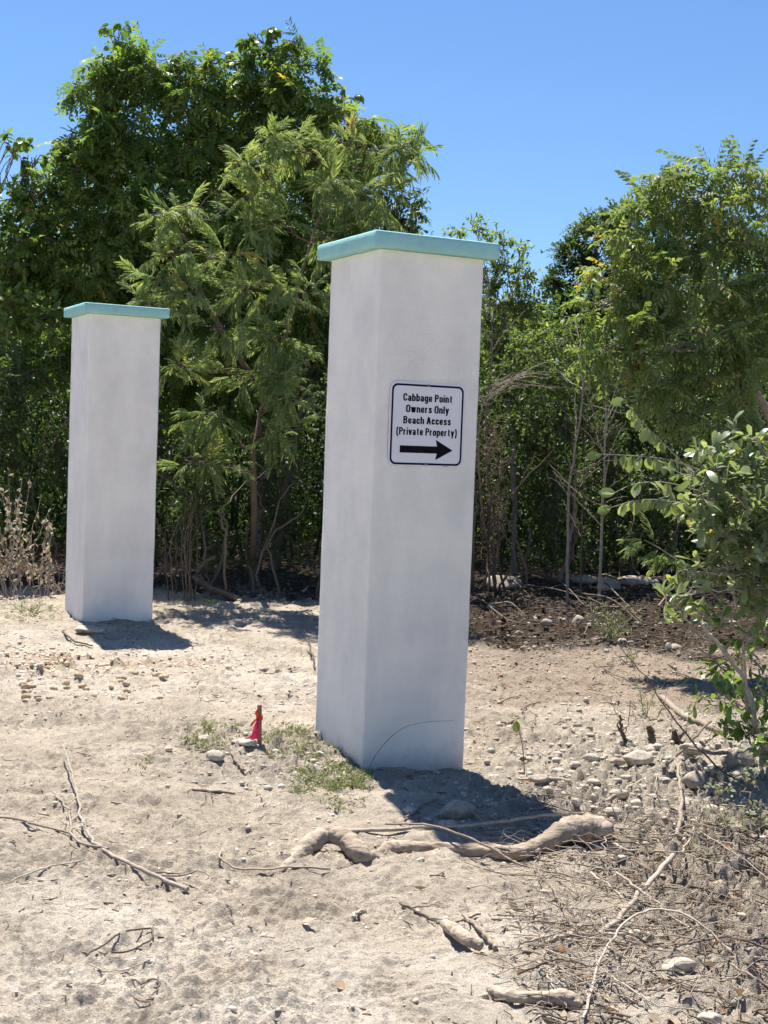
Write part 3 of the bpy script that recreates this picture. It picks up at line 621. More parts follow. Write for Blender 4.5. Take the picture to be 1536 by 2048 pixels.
    plant('tree', 'olive green tree with drooping leaflets filling the right edge', 'tree', b,
      [BL(1480, 350, 10.4, 32, 16), BL(1440, 365, 10.4, 50, 28), BL(1500, 390, 10.4, 50, 40), BL(1290, 365, 10.5, 35, 12), BL(1335, 360, 10.5, 35, 22), BL(1370, 400, 10.4, 50, 32), BL(1430, 430, 10.3, 70, 40), BL(1310, 440, 10.4, 50, 28), BL(1250, 455, 10.4, 40, 28), BL(1500, 480, 10.3, 60, 60),
       BL(1380, 500, 10.3, 80, 40), BL(1290, 530, 10.3, 60, 35), BL(1225, 590, 10.2, 38, 30), BL(1260, 570, 10.2, 45, 35), BL(1350, 590, 10.2, 70, 40), BL(1450, 590, 10.2, 80, 50), BL(1235, 640, 10.1, 45, 22), BL(1310, 660, 10.1, 60, 35), BL(1440, 680, 10, 70, 45), BL(1510, 720, 10, 50, 70), BL(1400, 760, 10, 60, 35), BL(1560, 560, 10.2, 60, 150), BL(1480, 800, 10, 50, 45), BL(1200, 700, 10.2, 30, 18), BL(1215, 540, 10.3, 30, 18), BL(1280, 640, 10.2, 50, 30), BL(1360, 700, 10, 60, 35), BL(1270, 410, 10.4, 30, 15), BL(1400, 345, 10.4, 25, 14), BL(1330, 770, 10, 60, 30), BL(1275, 720, 10.1, 45, 25), BL(1450, 860, 9.8, 60, 35), BL(1520, 890, 9.8, 50, 40), BL(1380, 830, 10, 50, 28), BL(1230, 480, 10.4, 28, 18), BL(1200, 610, 10.2, 24, 16)],
      'olive', M['olive'], M['greybark'], dens=52, lpt=8, tw=.28, trunk_r=.04, droop=.75, size=1.12, nodes=6, shell=.2, limb_r=.016,
      stems=[[b, at(1540, 1000, 11), at(1500, 800, 10.8), at(1440, 620, 10.6), at(1430, 450, 10.5), at(1475, 350, 10.4)], [b, at(1560, 900, 11), at(1450, 700, 10.6), at(1330, 600, 10.4), at(1260, 500, 10.4)]])
    # ---- understory shrubs, dark, with thin stems
    def under(label, u0, u1, v0, v1, Y, kind, mat, dens, size, name='shrub', lpt=9, bark=None, nst=4, rb=(0, .7), droop=.2):
        w = (u1-u0)/2; cu = (u0+u1)/2; bl = []
        for k in range(9):
            bl.append(BL(cu+rng.uniform(-.62, .62)*w, v0+(v1-v0)*(.10+.7*(k/8)), Y+rng.uniform(-.3, .3), w*.62, (v1-v0)*.17, .4, None, 1.0 if k < 7 else .45))
        b_ = at(cu, 1100, Y); b_ = gp(b_[0], Y); sts = []
        for k in range(nst):
            q = at(u0+(u1-u0)*(k+.5)/nst+rng.normal()*8, 1000, Y+rng.uniform(-.45, .3)); g = gp(q[0]+rng.normal()*.05, q[1]); sts.append([g, (g+q)/2+rng.normal(0, .11, 3), q+rng.normal(0, .06, 3), at(u0+(u1-u0)*(k+.5)/nst+rng.normal()*45, v0+(v1-v0)*.3, Y)])
        plant(name, label, 'shrub', b_, bl, kind, mat, bark or M['bark'], dens=dens*1.5, twr=.002, limb_r=.009, lpt=lpt, trunk_r=.014, droop=droop, size=size, stems=sts, nodes=6, rb=rb, parts=('stems', 'branches', 'foliage'))
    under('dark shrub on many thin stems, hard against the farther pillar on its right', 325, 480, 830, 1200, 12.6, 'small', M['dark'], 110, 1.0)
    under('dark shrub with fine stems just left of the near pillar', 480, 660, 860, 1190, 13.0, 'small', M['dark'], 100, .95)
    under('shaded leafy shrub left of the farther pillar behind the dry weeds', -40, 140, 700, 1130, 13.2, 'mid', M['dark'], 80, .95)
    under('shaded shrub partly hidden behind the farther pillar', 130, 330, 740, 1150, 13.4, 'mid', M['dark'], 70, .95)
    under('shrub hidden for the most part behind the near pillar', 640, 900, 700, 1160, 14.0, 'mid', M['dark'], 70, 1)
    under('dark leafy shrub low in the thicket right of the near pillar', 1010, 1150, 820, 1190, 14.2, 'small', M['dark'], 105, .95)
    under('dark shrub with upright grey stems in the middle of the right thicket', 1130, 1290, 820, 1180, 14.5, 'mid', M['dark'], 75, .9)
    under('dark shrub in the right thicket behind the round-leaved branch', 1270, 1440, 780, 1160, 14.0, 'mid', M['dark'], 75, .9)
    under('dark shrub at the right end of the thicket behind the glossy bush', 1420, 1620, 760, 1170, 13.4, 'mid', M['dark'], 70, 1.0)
    under('brown half-dead brush close against the right side of the near pillar', 925, 1020, 790, 1170, 13.3, 'narrow', M['dryleaf'], 90, .75, name='dry_brush', bark=M['darkstick'], nst=12, rb=(0, .5), lpt=6)
veg()

# ---- the wood behind everything, one mass
def backwood():
    mb = MB(); n = 170000
    u = rng.uniform(-400, 1950, n); Y = rng.uniform(15.7, 19.5, n)
    top = np.interp(u, [-400, 0, 130, 230, 400, 650, 760, 850, 900, 1060, 1100, 1150, 1300, 1536, 1950], [460, 450, 400, 290, 300, 300, 380, 500, 590, 620, 610, 560, 500, 440, 400]) + 35*pn(u*.02, Y*.9)+20*pn(u*.07, Y*2)
    v = top + (1190-top)*rng.random(n)**.95
    P = np.array([at(a, b, c) for a, b, c in zip(u, v, Y)]); P = P[P[:, 2] > .05]
    inst(mb, 'bg', P, norm(rng.normal(size=P.shape)), norm(rng.normal(0, .6, P.shape)+np.array([0, 0, 1])), rng.uniform(.7, 1.3, len(P)), np.clip(rng.normal(.3, .2, len(P)), 0, 1))
    n = 60000; u = rng.uniform(-500, 2050, n); Y = rng.uniform(20, 26, n); v = np.interp(u, [-500, 100, 400, 700, 850, 1080, 1300, 2050], [560, 520, 430, 430, 580, 640, 600, 560])+40*pn(u*.02, Y)
    v = v+(1100-v)*rng.random(n); P = np.array([at(a, b, c) for a, b, c in zip(u, v, Y)]); P = P[P[:, 2] > .05]
    inst(mb, 'bg', P, norm(rng.normal(size=P.shape)), norm(rng.normal(0, .6, P.shape)+np.array([0, -1, .3])), rng.uniform(2, 3.4, len(P)), np.clip(rng.normal(.2, .2, len(P)), 0, 1))
    for k in range(170):
        q = at(rng.uniform(-300, 1850), 1000, rng.uniform(15, 18.5)); g = gp(q[0], q[1]); W = wig(g, g+np.array([rng.normal()*.35, rng.normal()*.2, rng.uniform(1.2, 2.6)]), 7, .22); tube(mb, W, np.linspace(.014, .005, 7)*rng.uniform(.6, 1.8), 4, .1, 0, False)
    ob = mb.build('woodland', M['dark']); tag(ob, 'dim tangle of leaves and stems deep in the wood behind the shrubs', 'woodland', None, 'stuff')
backwood()

# ------------------------------------------------------------------ bare stems, dead branches, standing in the thicket
def bare(name, label, cat, base, paths, mat, group=None):
    base = np.array(base, float); e = empty(name, base, label, cat, group); tr = MB(); br = MB()
    for i, (pts, r0, r1) in enumerate(paths):
        P = spline(pts, 16); P = P + rng.normal(0, .004, P.shape); tube(tr if i == 0 else br, P-base, np.linspace(r0, r1, 16), 6, rng.random(), .1)
    tr.build('stem', mat, e, True)
    if br.n: br.build('branches', mat, e, True)
    return e
def twigs_from(path, n, L, r, spread=.8, dirv=None):
    out = []
    P = np.array(spline(path, 20))
    for k in range(n):
        i = rng.integers(5, 19); t = norm(P[min(19, i+1)]-P[i-1]); d = norm(t*.6+norm(rng.normal(size=3))*spread+(np.array(dirv) if dirv is not None else 0)); l = L*rng.uniform(.4, 1)
        q = P[i]; m = q+d*l*.5+rng.normal(0, .02, 3); out.append(([q, m, q+d*l+rng.normal(0, .03, 3)], r, r*.35))
    return out
def Yp(pts, Y): return [at(u, v, Y) for u, v in pts]
s = [gp(1.2, 14.2)]+Yp([(975, 950), (972, 820), (985, 700), (980, 620), (972, 540)], 14)
bare('dead_tree', 'bare grey dead sapling beside the right edge of the near pillar', 'dead tree', s[0], [(s, .012, .004), (Yp([(985, 700), (1010, 665), (1050, 620)], 13.9), .009, .004), (Yp([(984, 690), (965, 650), (962, 600)], 13.9), .008, .003)]+twigs_from(s, 22, .35, .004), M['greybark'])
s = [gp(1.15, 13.6)]+Yp([(962, 1000), (958, 850), (985, 780), (1060, 745)], 13.4)
bare('dead_branch', 'arching dead branch with grey twigs right of the sign', 'dead branch', s[0], [(s, .014, .004)]+twigs_from(s[2:], 26, .5, .005, .5, (.5, 0, .1)), M['stick'])
for lab, pts, r in (('slim grey sapling trunk forking low, leftmost of three pale trunks in the right thicket', [(1137, 1180), (1136, 1080), (1138, 980), (1150, 900), (1165, 800), (1160, 700)], .0155),
                    ('straight dark sapling trunk, middle of three trunks in the right thicket', [(1161, 1190), (1163, 1080), (1168, 960), (1172, 860), (1180, 760)], .009),
                    ('straight pale sapling trunk, rightmost of three in the right thicket', [(1200, 1165), (1203, 1060), (1208, 960), (1210, 860), (1215, 760)], .0152)):
    b = at(pts[0][0], 1180, 12.9); b = gp(b[0], 12.9); s = [b]+Yp(pts[1:], 12.9)
    bare('sapling', lab, 'sapling', b, [(s, r, r*.4)]+twigs_from(s, 12, .7, .006, .7), M['greybark'] if r > .015 else M['bark'], 'bare sapling trunks in the right thicket')
b = gp(-1.25, 12.2); s = [b]+Yp([(395, 1160), (410, 1125), (432, 1112)], 12.2)
bare('broken_stump', 'broken leaning pale stump under the shrubs between the pillars', 'stump', b, [(s, .035, .018), (Yp([(400, 1150), (412, 1178)], 12.2), .02, .015)], M['bark'])
paths = []
for k in range(10):
    x = rng.uniform(330, 400); q = gp(*(at(x, 1180, 12.0)[:2])); paths.append(([q, at(x+rng.normal()*10, 1090, 12.0), at(x+rng.normal()*35, 1000+rng.uniform(-20, 40), 12.0)], .006, .002))
bare('cane_clump', 'clump of thin upright canes at the foot of the shrub by the farther pillar', 'plant', paths[0][0][0], paths, M['bark'])

# ------------------------------------------------------------------ near shrubs on the right
def near_right():
    b = G(1560, 1500)
    plant('shrub', 'nearest bush with glossy grey-green leaves at the right edge', 'shrub', b,
      [BL(1380, 950, 6.7, 18, 14), BL(1360, 1010, 6.7, 16, 14), BL(1420, 905, 6.8, 24, 16), BL(1500, 880, 6.9, 30, 18), BL(1395, 1060, 6.7, 26, 18), BL(1340, 1195, 6.6, 26, 14), BL(1370, 1150, 6.6, 20, 14), BL(1410, 1240, 6.6, 30, 18), BL(1490, 930, 6.9, 50, 40), BL(1430, 940, 6.8, 45, 35), BL(1400, 990, 6.7, 40, 35), BL(1480, 1000, 6.8, 60, 50), BL(1530, 960, 6.9, 50, 60), BL(1440, 1060, 6.7, 50, 40), BL(1510, 1090, 6.8, 60, 60), BL(1450, 1130, 6.7, 45, 40), BL(1500, 1180, 6.8, 60, 50), BL(1400, 1190, 6.7, 30, 30, None, None, .6), BL(1530, 1260, 6.8, 50, 50, None, None, .7), BL(1590, 1100, 6.9, 60, 150)],
      'obovate', M['glossy'], M['stick'], dens=310, lpt=8, tw=.13, trunk_r=.016, droop=.0, size=1.0, nodes=6, shell=.2, twr=.0022, limb_r=.008,
      stems=[[b, at(1555, 1350, 6.9), at(1520, 1150, 6.8), at(1470, 1000, 6.8)], [b+np.array([.1, .1, 0]), at(1600, 1200, 7), at(1540, 950, 7), at(1525, 900, 7)]])
    b = G(1530, 1560)
    plant('shrub', 'sparse leafy undergrowth low at the right edge under the glossy bush', 'shrub', b,
      [BL(1490, 1290, 6.4, 45, 35), BL(1440, 1250, 6.5, 30, 22), BL(1440, 1330, 6.3, 50, 30), BL(1400, 1400, 6.2, 40, 28), BL(1460, 1400, 6.2, 50, 40), BL(1510, 1380, 6.3, 40, 50), BL(1490, 1470, 6.1, 45, 35), BL(1530, 1480, 6.1, 40, 60), BL(1440, 1460, 6.2, 40, 25)],
      'obovate', M['broad'], M['stick'], dens=190, lpt=5, tw=.13, trunk_r=.01, droop=.05, size=.85, nodes=5, shell=.1, twr=.002, limb_r=.004,
      stems=[[b, at(1500, 1420, 6.2), at(1450, 1330, 6.3)], [b, at(1525, 1380, 6.3), at(1495, 1280, 6.4)]])
    b = G(1530, 1680)
    plant('shrub', 'dried grey-green tangle of leafy twigs at the right edge above the brush heap', 'shrub', b,
      [BL(1500, 1560, 5.7, 45, 30), BL(1440, 1590, 5.6, 40, 22), BL(1520, 1630, 5.5, 40, 35), BL(1460, 1660, 5.4, 50, 24), BL(1400, 1640, 5.5, 36, 18), BL(1510, 1720, 5.2, 45, 26), BL(1430, 1720, 5.2, 36, 18)],
      'small', M['greyweed'], M['darkstick'], dens=330, lpt=5, tw=.14, trunk_r=.008, droop=.3, size=.8, nodes=5, shell=.1, twr=.0016, limb_r=.004, stems=[[b, at(1510, 1640, 5.5), at(1490, 1570, 5.7)], [b, at(1480, 1670, 5.4), at(1430, 1620, 5.5)]])
    # branches with hanging round leaves: one plant
    b = G(1500, 1470); e = empty('leafy_sapling', b, 'sapling whose branches of hanging oval pale leaves reach left over the dark thicket', 'sapling')
    st = MB(); lf = MB(); Y = 7.2
    main = [b, at(1480, 1250, Y), at(1440, 1080, Y), at(1400, 960, Y)]; P = spline(main, 14); tube(st, P-b, np.linspace(.009, .005, 14), 6, .5)
    for pts in ([(1400, 940), (1340, 920), (1270, 912), (1200, 908)], [(1370, 930), (1320, 880), (1280, 840), (1248, 800)], [(1410, 1020), (1350, 1003), (1280, 1000), (1222, 1015)], [(1410, 985), (1330, 965), (1270, 968), (1230, 985)]):
        P = spline([at(u, v, Y-.1*i) for i, (u, v) in enumerate(pts)], 14); tube(st, P-b, np.linspace(.0045, .0015, 14), 5, .5)
        dns = 9 if pts[0] != (1410, 985) else 3
        ii = np.linspace(4, 13, dns).astype(int); Q = np.repeat(P[ii], 2, 0); sg = np.tile([-1, 1], dns)
        A = np.stack([rng.normal(-.15, .2, len(Q)), sg*.35+rng.normal(0, .2, len(Q)), np.full(len(Q), -1.)+rng.normal(0, .2, len(Q))], 1); A[-2:] += np.array([-1.2, 0, .6])
        Nn = np.stack([rng.normal(0, .75, len(Q)), np.full(len(Q), -1.), rng.normal(.2, .4, len(Q))], 1)
        T = TPL.setdefault('round', [oval(.088, .056, .5, .1, .08), oval(.078, .052, .5, .3, .3), oval(.08, .045, .5, .15, -.2)])
        inst(lf, 'round', Q-b, A, Nn, rng.uniform(.55, 1.15, len(Q)), rng.random(len(Q)))
    st.build('stem', M['stick'], e, True); lf.build('foliage', M['oval'], e, True)
    # feathery twig
    b = G(1500, 1490); e = empty('feathery_sapling', b, 'thin feathery-leaved sapling leaning left beneath the oval leaves', 'sapling'); st = MB(); lf = MB(); Y = 6.9
    P = spline([b, at(1470, 1260, Y), at(1400, 1160, Y), at(1340, 1110, Y), at(1290, 1080, Y)], 20); tube(st, P-b, np.linspace(.007, .002, 20), 5, .5)
    Q = []; A = []
    for k in range(16):
        i = rng.integers(12, 20); Q.append(P[i]); A.append((rng.normal(-.5, .5), rng.normal(0, .5), rng.normal(-.2, .4)))
    inst(lf, 'feather', np.array(Q)-b, np.array(A), np.tile([0, -.3, 1.], (16, 1)), rng.uniform(.35, .6, 16), rng.random(16)*.9)
    st.build('stem', M['stick'], e, True); lf.build('foliage', M['feather'], e)
near_right()
# leaning bare stem, right edge
b = G(1545, 1530); bare('dead_plant', 'pale bare stem leaning left out of the undergrowth at the right edge', 'dead plant', b, [([b]+Yp([(1520, 1470), (1495, 1380), (1455, 1310), (1400, 1250)], 6.2), .019, .007), (Yp([(1520, 1470), (1490, 1400), (1440, 1330), (1380, 1290)], 6.3), .006, .003), (Yp([(1455, 1310), (1440, 1290), (1400, 1270), (1350, 1215)], 6.2), .006, .002)], M['stick'])
b = G(1470, 1560); bare('dead_plant', 'long thin dark stem leaning left over the brown soil', 'dead plant', b, [([b]+Yp([(1400, 1500), (1330, 1410), (1290, 1350), (1240, 1300)], 6.1), .005, .002)]+twigs_from([b]+Yp([(1400, 1500), (1330, 1410), (1240, 1300)], 6.1), 6, .2, .002), M['darkstick'])

# ------------------------------------------------------------------ small plants
def weed(name, label, cat, b, n, h, sp, kind, mat, bark, size=1, lpt=8, lean=(0, 0), group=None, droop=.2, r=.0025):
    e = empty(name, b, label, cat, group); st = MB(); lf = MB()
    for k in range(n):
        o = np.array([rng.normal()*sp*.25, rng.normal()*sp*.25, -.02]); tip = o+np.array([lean[0]+rng.normal()*sp, lean[1]+rng.normal()*sp*.7, h*rng.uniform(.6, 1)])
        W = wig(o, tip, 8, .08); tube(st, W, np.linspace(r, r*.4, 8), 4, rng.random(), 0, False)
        if lpt:
            t = rng.uniform(1.5, 7, lpt); i = t.astype(int); Q = W[i]+(W[np.minimum(i+1, 7)]-W[i])*(t-i)[:, None]
            A = norm(rng.normal(size=(lpt, 3)))+np.array([0, 0, .3-droop]); inst(lf, kind, Q, A, norm(rng.normal(0, .5, (lpt, 3))+np.array([0, 0, 1])), size*rng.uniform(.6, 1.2, lpt), rng.random(lpt))
    st.build('stems', bark, e, True)
    if lpt: lf.build('leaves', mat, e)
    return e
def wp(u, v, dz=0): p = G(u, v); p[2] = gz1(p[0], p[1])+dz; return p
weed('dry_weed', 'tall dry weed with drooping brown leaves at the left edge', 'weed', wp(20, 1195), 20, 1.2, .2, 'mid', M['dryweed'], M['stick'], .85, 28, droop=1.1, r=.0035)
weed('dry_weed', 'smaller pale dry weed between the tall dry weed and the farther pillar', 'weed', wp(78, 1195), 8, .75, .14, 'mid', M['dryweed'], M['stick'], 1.0, 16, droop=1.1, r=.004)
weed('dry_weed', 'short fuzzy dry bush at the left foot of the farther pillar', 'weed', wp(112, 1190), 18, .32, .16, 'narrow', M['dryweed'], M['stick'], .8, 8, droop=.3)
weed('weed', 'low green weed on the sand left of the farther pillar', 'weed', wp(60, 1225), 16, .1, .16, 'narrow', M['weed'], M['weed'], .6, 10)
weed('weed', 'grey-green weed standing on the dark soil right of the pillar', 'weed', wp(1215, 1290), 18, .34, .16, 'narrow', M['greyweed'], M['greyweed'], 1.0, 16)
weed('weed', 'small grey weed on the brown soil below the larger grey-green one', 'weed', wp(1290, 1440), 6, .3, .08, 'narrow', M['greyweed'], M['greyweed'], .8, 12, lean=(-.06, 0))
weed('weed', 'faint grey seedling weed beside the grey-green weed near the thicket', 'weed', wp(1260, 1330), 7, .2, .1, 'narrow', M['greyweed'], M['greyweed'], .8, 10)
b = wp(1050, 1550); e = empty('seedling', b, 'single thin seedling topped by two leaves right of the near pillar', 'seedling'); st = MB(); lf = MB(); t = at(1033, 1440, b[1])-b
tube(st, spline([np.array([0, 0, -.02]), t*.5+np.array([.01, 0, 0]), t], 8), np.linspace(.003, .0015, 8), 5, .3)
inst(lf, 'broad', np.array([t, t, t-np.array([0, 0, .005])]), np.array([(-.3, -.2, .2), (1, -.2, -.25), (.02, -.1, -1)]), np.array([(0, 0, 1), (0, -.5, 1), (0, -1, 0.)]), np.array([.5, .85, .8]), np.array([.6, .9, 0.])); st.build('stem', M['darkstick'], e, True); lf.build('leaves', M['weed'], e)
b = wp(400, 1230); e = empty('seedling', b, 'small bright green seedling in the shade between the pillars', 'seedling'); st = MB(); lf = MB(); t = np.array([.08, 0, .12]); tube(st, spline([np.zeros(3)-.01, t*.6, t], 6), .002, 4, .3)
inst(lf, 'broad', np.tile(t, (5, 1)), np.array([(1, 0, .2), (-1, 0, .2), (.7, -.5, .5), (-.6, -.6, .4), (.2, -1, 0.)]), np.tile([0, -.5, 1.], (5, 1)), np.full(5, .8), np.full(5, .9)); st.build('stem', M['stick'], e, True); lf.build('leaves', M['broad'], e)
# curved grass stalk over the pillar's foot
b = wp(732, 1540); e = MB(); P = spline([b+np.array([0, 0, -.01]), at(755, 1500, b[1]-.02), at(800, 1455, b[1]-.0), at(850, 1440, b[1]+.05), at(905, 1437, b[1]+.05)], 20); P[:, 1] -= .05; tube(e, P, np.linspace(.0022, .0012, 20), 4, .5); tag(e.build('grass_stalk', M['stick'], None, True, b), 'single dry grass stalk arching over the foot of the near pillar', 'grass stalk')
# dry stalks and stumps
b = wp(1250, 1490); bare('dry_stalk', 'shrivelled dark dry stalks curling up beside the cut stump', 'dry plant', b, [([b, at(1243, 1460, b[1]), at(1240, 1430, b[1])], .012, .006), ([b, at(1255, 1450, b[1]), at(1262, 1400, b[1])], .003, .002), ([b, at(1236, 1440, b[1]), at(1222, 1395, b[1])], .003, .0015), ([b, at(1250, 1470, b[1]), at(1233, 1452, b[1]), at(1248, 1438, b[1])], .008, .003)], M['reddish'])
b = wp(1307, 1483); bare('cut_stump', 'short reddish cut stump sticking up among white stones', 'stump', b, [([b-np.array([0, 0, .03]), at(1303, 1470, b[1]), at(1298, 1452, b[1])], .02, .018)], M['reddish'])
b = wp(1350, 1487); bare('cut_stump', 'ragged low stump right of the reddish cut stump', 'stump', b, [([b-np.array([0, 0, .03]), at(1350, 1472, b[1]), at(1348, 1462, b[1])], .025, .012), ([b, at(1362, 1470, b[1]), at(1375, 1462, b[1])], .014, .006)], M['bark'])

# ------------------------------------------------------------------ green ground weeds (uncountable)
def ground_cover():
    mb = MB()
    for (u0, v0, ru, rv, n) in ((430, 1478, 60, 20, 380), (565, 1470, 50, 16, 280), (600, 1500, 55, 22, 240), (660, 1545, 60, 28, 520), (690, 1590, 40, 24, 200), (620, 1570, 40, 28, 250), (710, 1560, 30, 15, 300), (290, 1530, 14, 14, 30), (60, 1225, 60, 18, 160), (230, 1240, 14, 6, 20)):
        for k in range(n):
            a = rng.uniform(0, 2*pi); r = rng.random()**.6; p = G(u0+ru*1.25*r*cos(a), v0+rv*1.25*r*sin(a))
            if pn(p[0]*9, p[1]*6)+.35*rng.normal() < .02: continue
            p[2] = gz1(p[0], p[1])
            m = 5; Q = p+rng.normal(0, .008, (m, 3))*[1, 1, .4]+np.array([0, 0, .004]); h = rng.uniform(.1, 1.0)
            inst(mb, 'narrow', Q, norm(rng.normal(size=(m, 3))*[1, 1, .3]+np.array([0, 0, h])), norm(rng.normal(size=(m, 3))), rng.uniform(.3, .65, m), np.clip(rng.normal(.45, .3, m), 0, 1))
    tag(mb.build('ground_cover', M['weed']), 'low green weeds creeping over the sand round the pillar and stake', 'ground cover', None, 'stuff')
ground_cover()

# ------------------------------------------------------------------ rocks
def ico(sub):
    import bmesh
    bm = bmesh.new(); bmesh.ops.create_icosphere(bm, subdivisions=sub, radius=1); v = np.array([x.co[:] for x in bm.verts]); f = np.array([[q.index for q in p.verts] for p in bm.faces]); bm.free(); return v, f
ICO = {1: ico(1), 2: ico(2), 3: ico(3)}
def rockshape(sub, seed, ang=.35):
    v, f = ICO[sub]; rg = np.random.default_rng(seed); v = v.copy()
    for k in range(9):     # facets: flatten beyond random planes
        n = norm(rg.normal(size=3)); d = rg.uniform(.55, .85); t = v@n-d; v = v-np.where(t > 0, t, 0)[:, None]*n*.92
    v = v*(1+ang*.25*pn(v[:, 0]*2+seed, v[:, 1]*2+v[:, 2]*1.7)[:, None]); return v, f
def rock(label, u, v, wpx, hpx, mat='lime', group=None, sub=3, flat=.6):
    p = G(u, v+hpx*.35); k = p[1]/F; p[2] = gz1(p[0], p[1]); sx = wpx*k/2*1.15; szz = hpx*k/2*1.15
    V, f = rockshape(sub, int(u*7+v), .4); a = rng.uniform(0, 6.28); V = V*[sx, max(sx*.75, szz), szz]
    mb = MB(); mb.add(V+[0, 0, szz*.55], f, .5); ob = mb.build('rock', M[mat], None, True); ob.location = p
    return tag(ob, label, 'rock', group)
for r_ in (('rounded grey boulder lying in the near pillar shadow', 915, 1621, 68, 48, 'brownrock'), ('small flat stone at the left edge of the near pillar shadow', 820, 1617, 30, 18, 'lime'),
           ('small pale stone just in front of the rounded boulder', 895, 1650, 34, 20, 'lime'), ('small stone right of the boulder inside the shadow', 988, 1622, 26, 18, 'brownrock'),
           ('angular tan stone below the green weeds and left of the stake', 430, 1515, 36, 22, 'lime'), ('pale flat stone at the foot of the flagged stake', 488, 1482, 50, 16, 'lime'),
           ('dark grey flat stone right of the shadow beside the seedling', 1078, 1573, 40, 18, 'brownrock'), ('grey-brown stone in front of two white stones at right', 1233, 1528, 34, 18, 'brownrock'),
           ('big white stone among the rubble below the cut stump', 1275, 1518, 56, 34, 'lime'), ('white wedge stone between big white stone and dark rock', 1385, 1512, 48, 26, 'lime'),
           ('large dark-sided rock in the rubble below the undergrowth', 1475, 1520, 60, 44, 'brownrock'), ('oval pale stone lying in the twig debris at lower right', 1355, 1941, 70, 34, 'lime'),
           ('white stone at the bottom edge of the picture on the right', 1415, 2036, 50, 26, 'lime'), ('white block stone in the sticks right of the rubble', 1238, 1592, 36, 20, 'lime'),
           ('rough brown rock below the big white stones', 1385, 1560, 46, 44, 'brownrock'), ('flat pale grey rock in the thicket shade, rightmost', 1275, 1163, 76, 22, 'brownrock'),
           ('flat grey rock in the thicket shade right of the sapling trunks', 1175, 1163, 60, 20, 'brownrock'), ('bluish shaded rock in the dark just right of the near pillar', 1005, 1165, 70, 34, 'brownrock'),
           ('dark boulder in the thicket between two flat rocks', 1215, 1188, 46, 28, 'brownrock'), ('round brown clod on the edge of the dark soil', 1155, 1243, 24, 24, 'brownrock'),
           ('white pebble lying on the brown soil near the grey-green weed', 1213, 1306, 14, 8, 'lime'), ('tan stone on the sand between stake and far clods', 530, 1348, 18, 10, 'brownrock'),
           ('half-buried pale rock at the front foot of the farther pillar', 175, 1262, 60, 16, 'lime'), ('pointed reddish clod standing on the brown soil at right', 1337, 1297, 12, 22, 'brownrock'),
           ('white chip of stone at the left foot of the near pillar', 640, 1512, 18, 10, 'lime'), ('flat white rock beside the left end of the green weeds', 408, 1478, 30, 12, 'lime')):
    rock(*r_)
def rgroup(label, group, n, u0, u1, v0, v1, s0, s1, mat):
    for k in range(n):
        s = rng.uniform(s0, s1); rock(label, rng.uniform(u0, u1), rng.uniform(v0, v1), s, s*rng.uniform(.5, .75), mat, group, 2)
rgroup('white rubble stone among many like it right of the near pillar shadow', 'white rubble stones', 24, 1090, 1500, 1490, 1640, 14, 34, 'lime')
rgroup('brown clod of earth lying along the edge of the dark soil', 'brown clods of earth', 14, 950, 1500, 1235, 1300, 10, 26, 'brownrock')
rgroup('tan clod in the scraped orange sand before the farther pillar', 'tan clods on orange sand', 40, 40, 330, 1345, 1405, 8, 22, 'clod')
def gravel():
    mb = MB(); vs = [rockshape(1, s) for s in range(8)]
    def put(x, y, s, r):
        V, f = vs[rng.integers(8)]; a = rng.uniform(0, 6.28); R = np.array([[cos(a), -sin(a), 0], [sin(a), cos(a), 0], [0, 0, 1]]); V = (V*[s, s*rng.uniform(.5, 1), s*rng.uniform(.3, .8)])@R
        mb.add(V+[x, y, 0], f, r)
    X = rng.uniform(-3.5, 4.5, 120000); Y = 3.2+10*rng.random(120000)**1.2; h, b, r, d, p, o = zone(X, Y)
    pr = .010+.85*r+.14*d+.10*h+.4*o+.03*b; k = rng.random(len(X)) < pr*.55; k &= abs(X) < .33*Y+.3; X, Y, r = X[k], Y[k], r[k]; Z = gz(X, Y)
    for x, y, z, r_ in zip(X, Y, Z, r):
        n0 = len(mb.v); put(x, y, (.003+.021*rng.random()**5)*(.8+.06*y)*(1+.5*r_), rng.random()); mb.v[n0][:, 2] += z
    print('gravel', len(X)); tag(mb.build('gravel', M['lime'], None, False), 'loose pale gravel and chips strewn over the sand', 'gravel', None, 'stuff')
gravel()

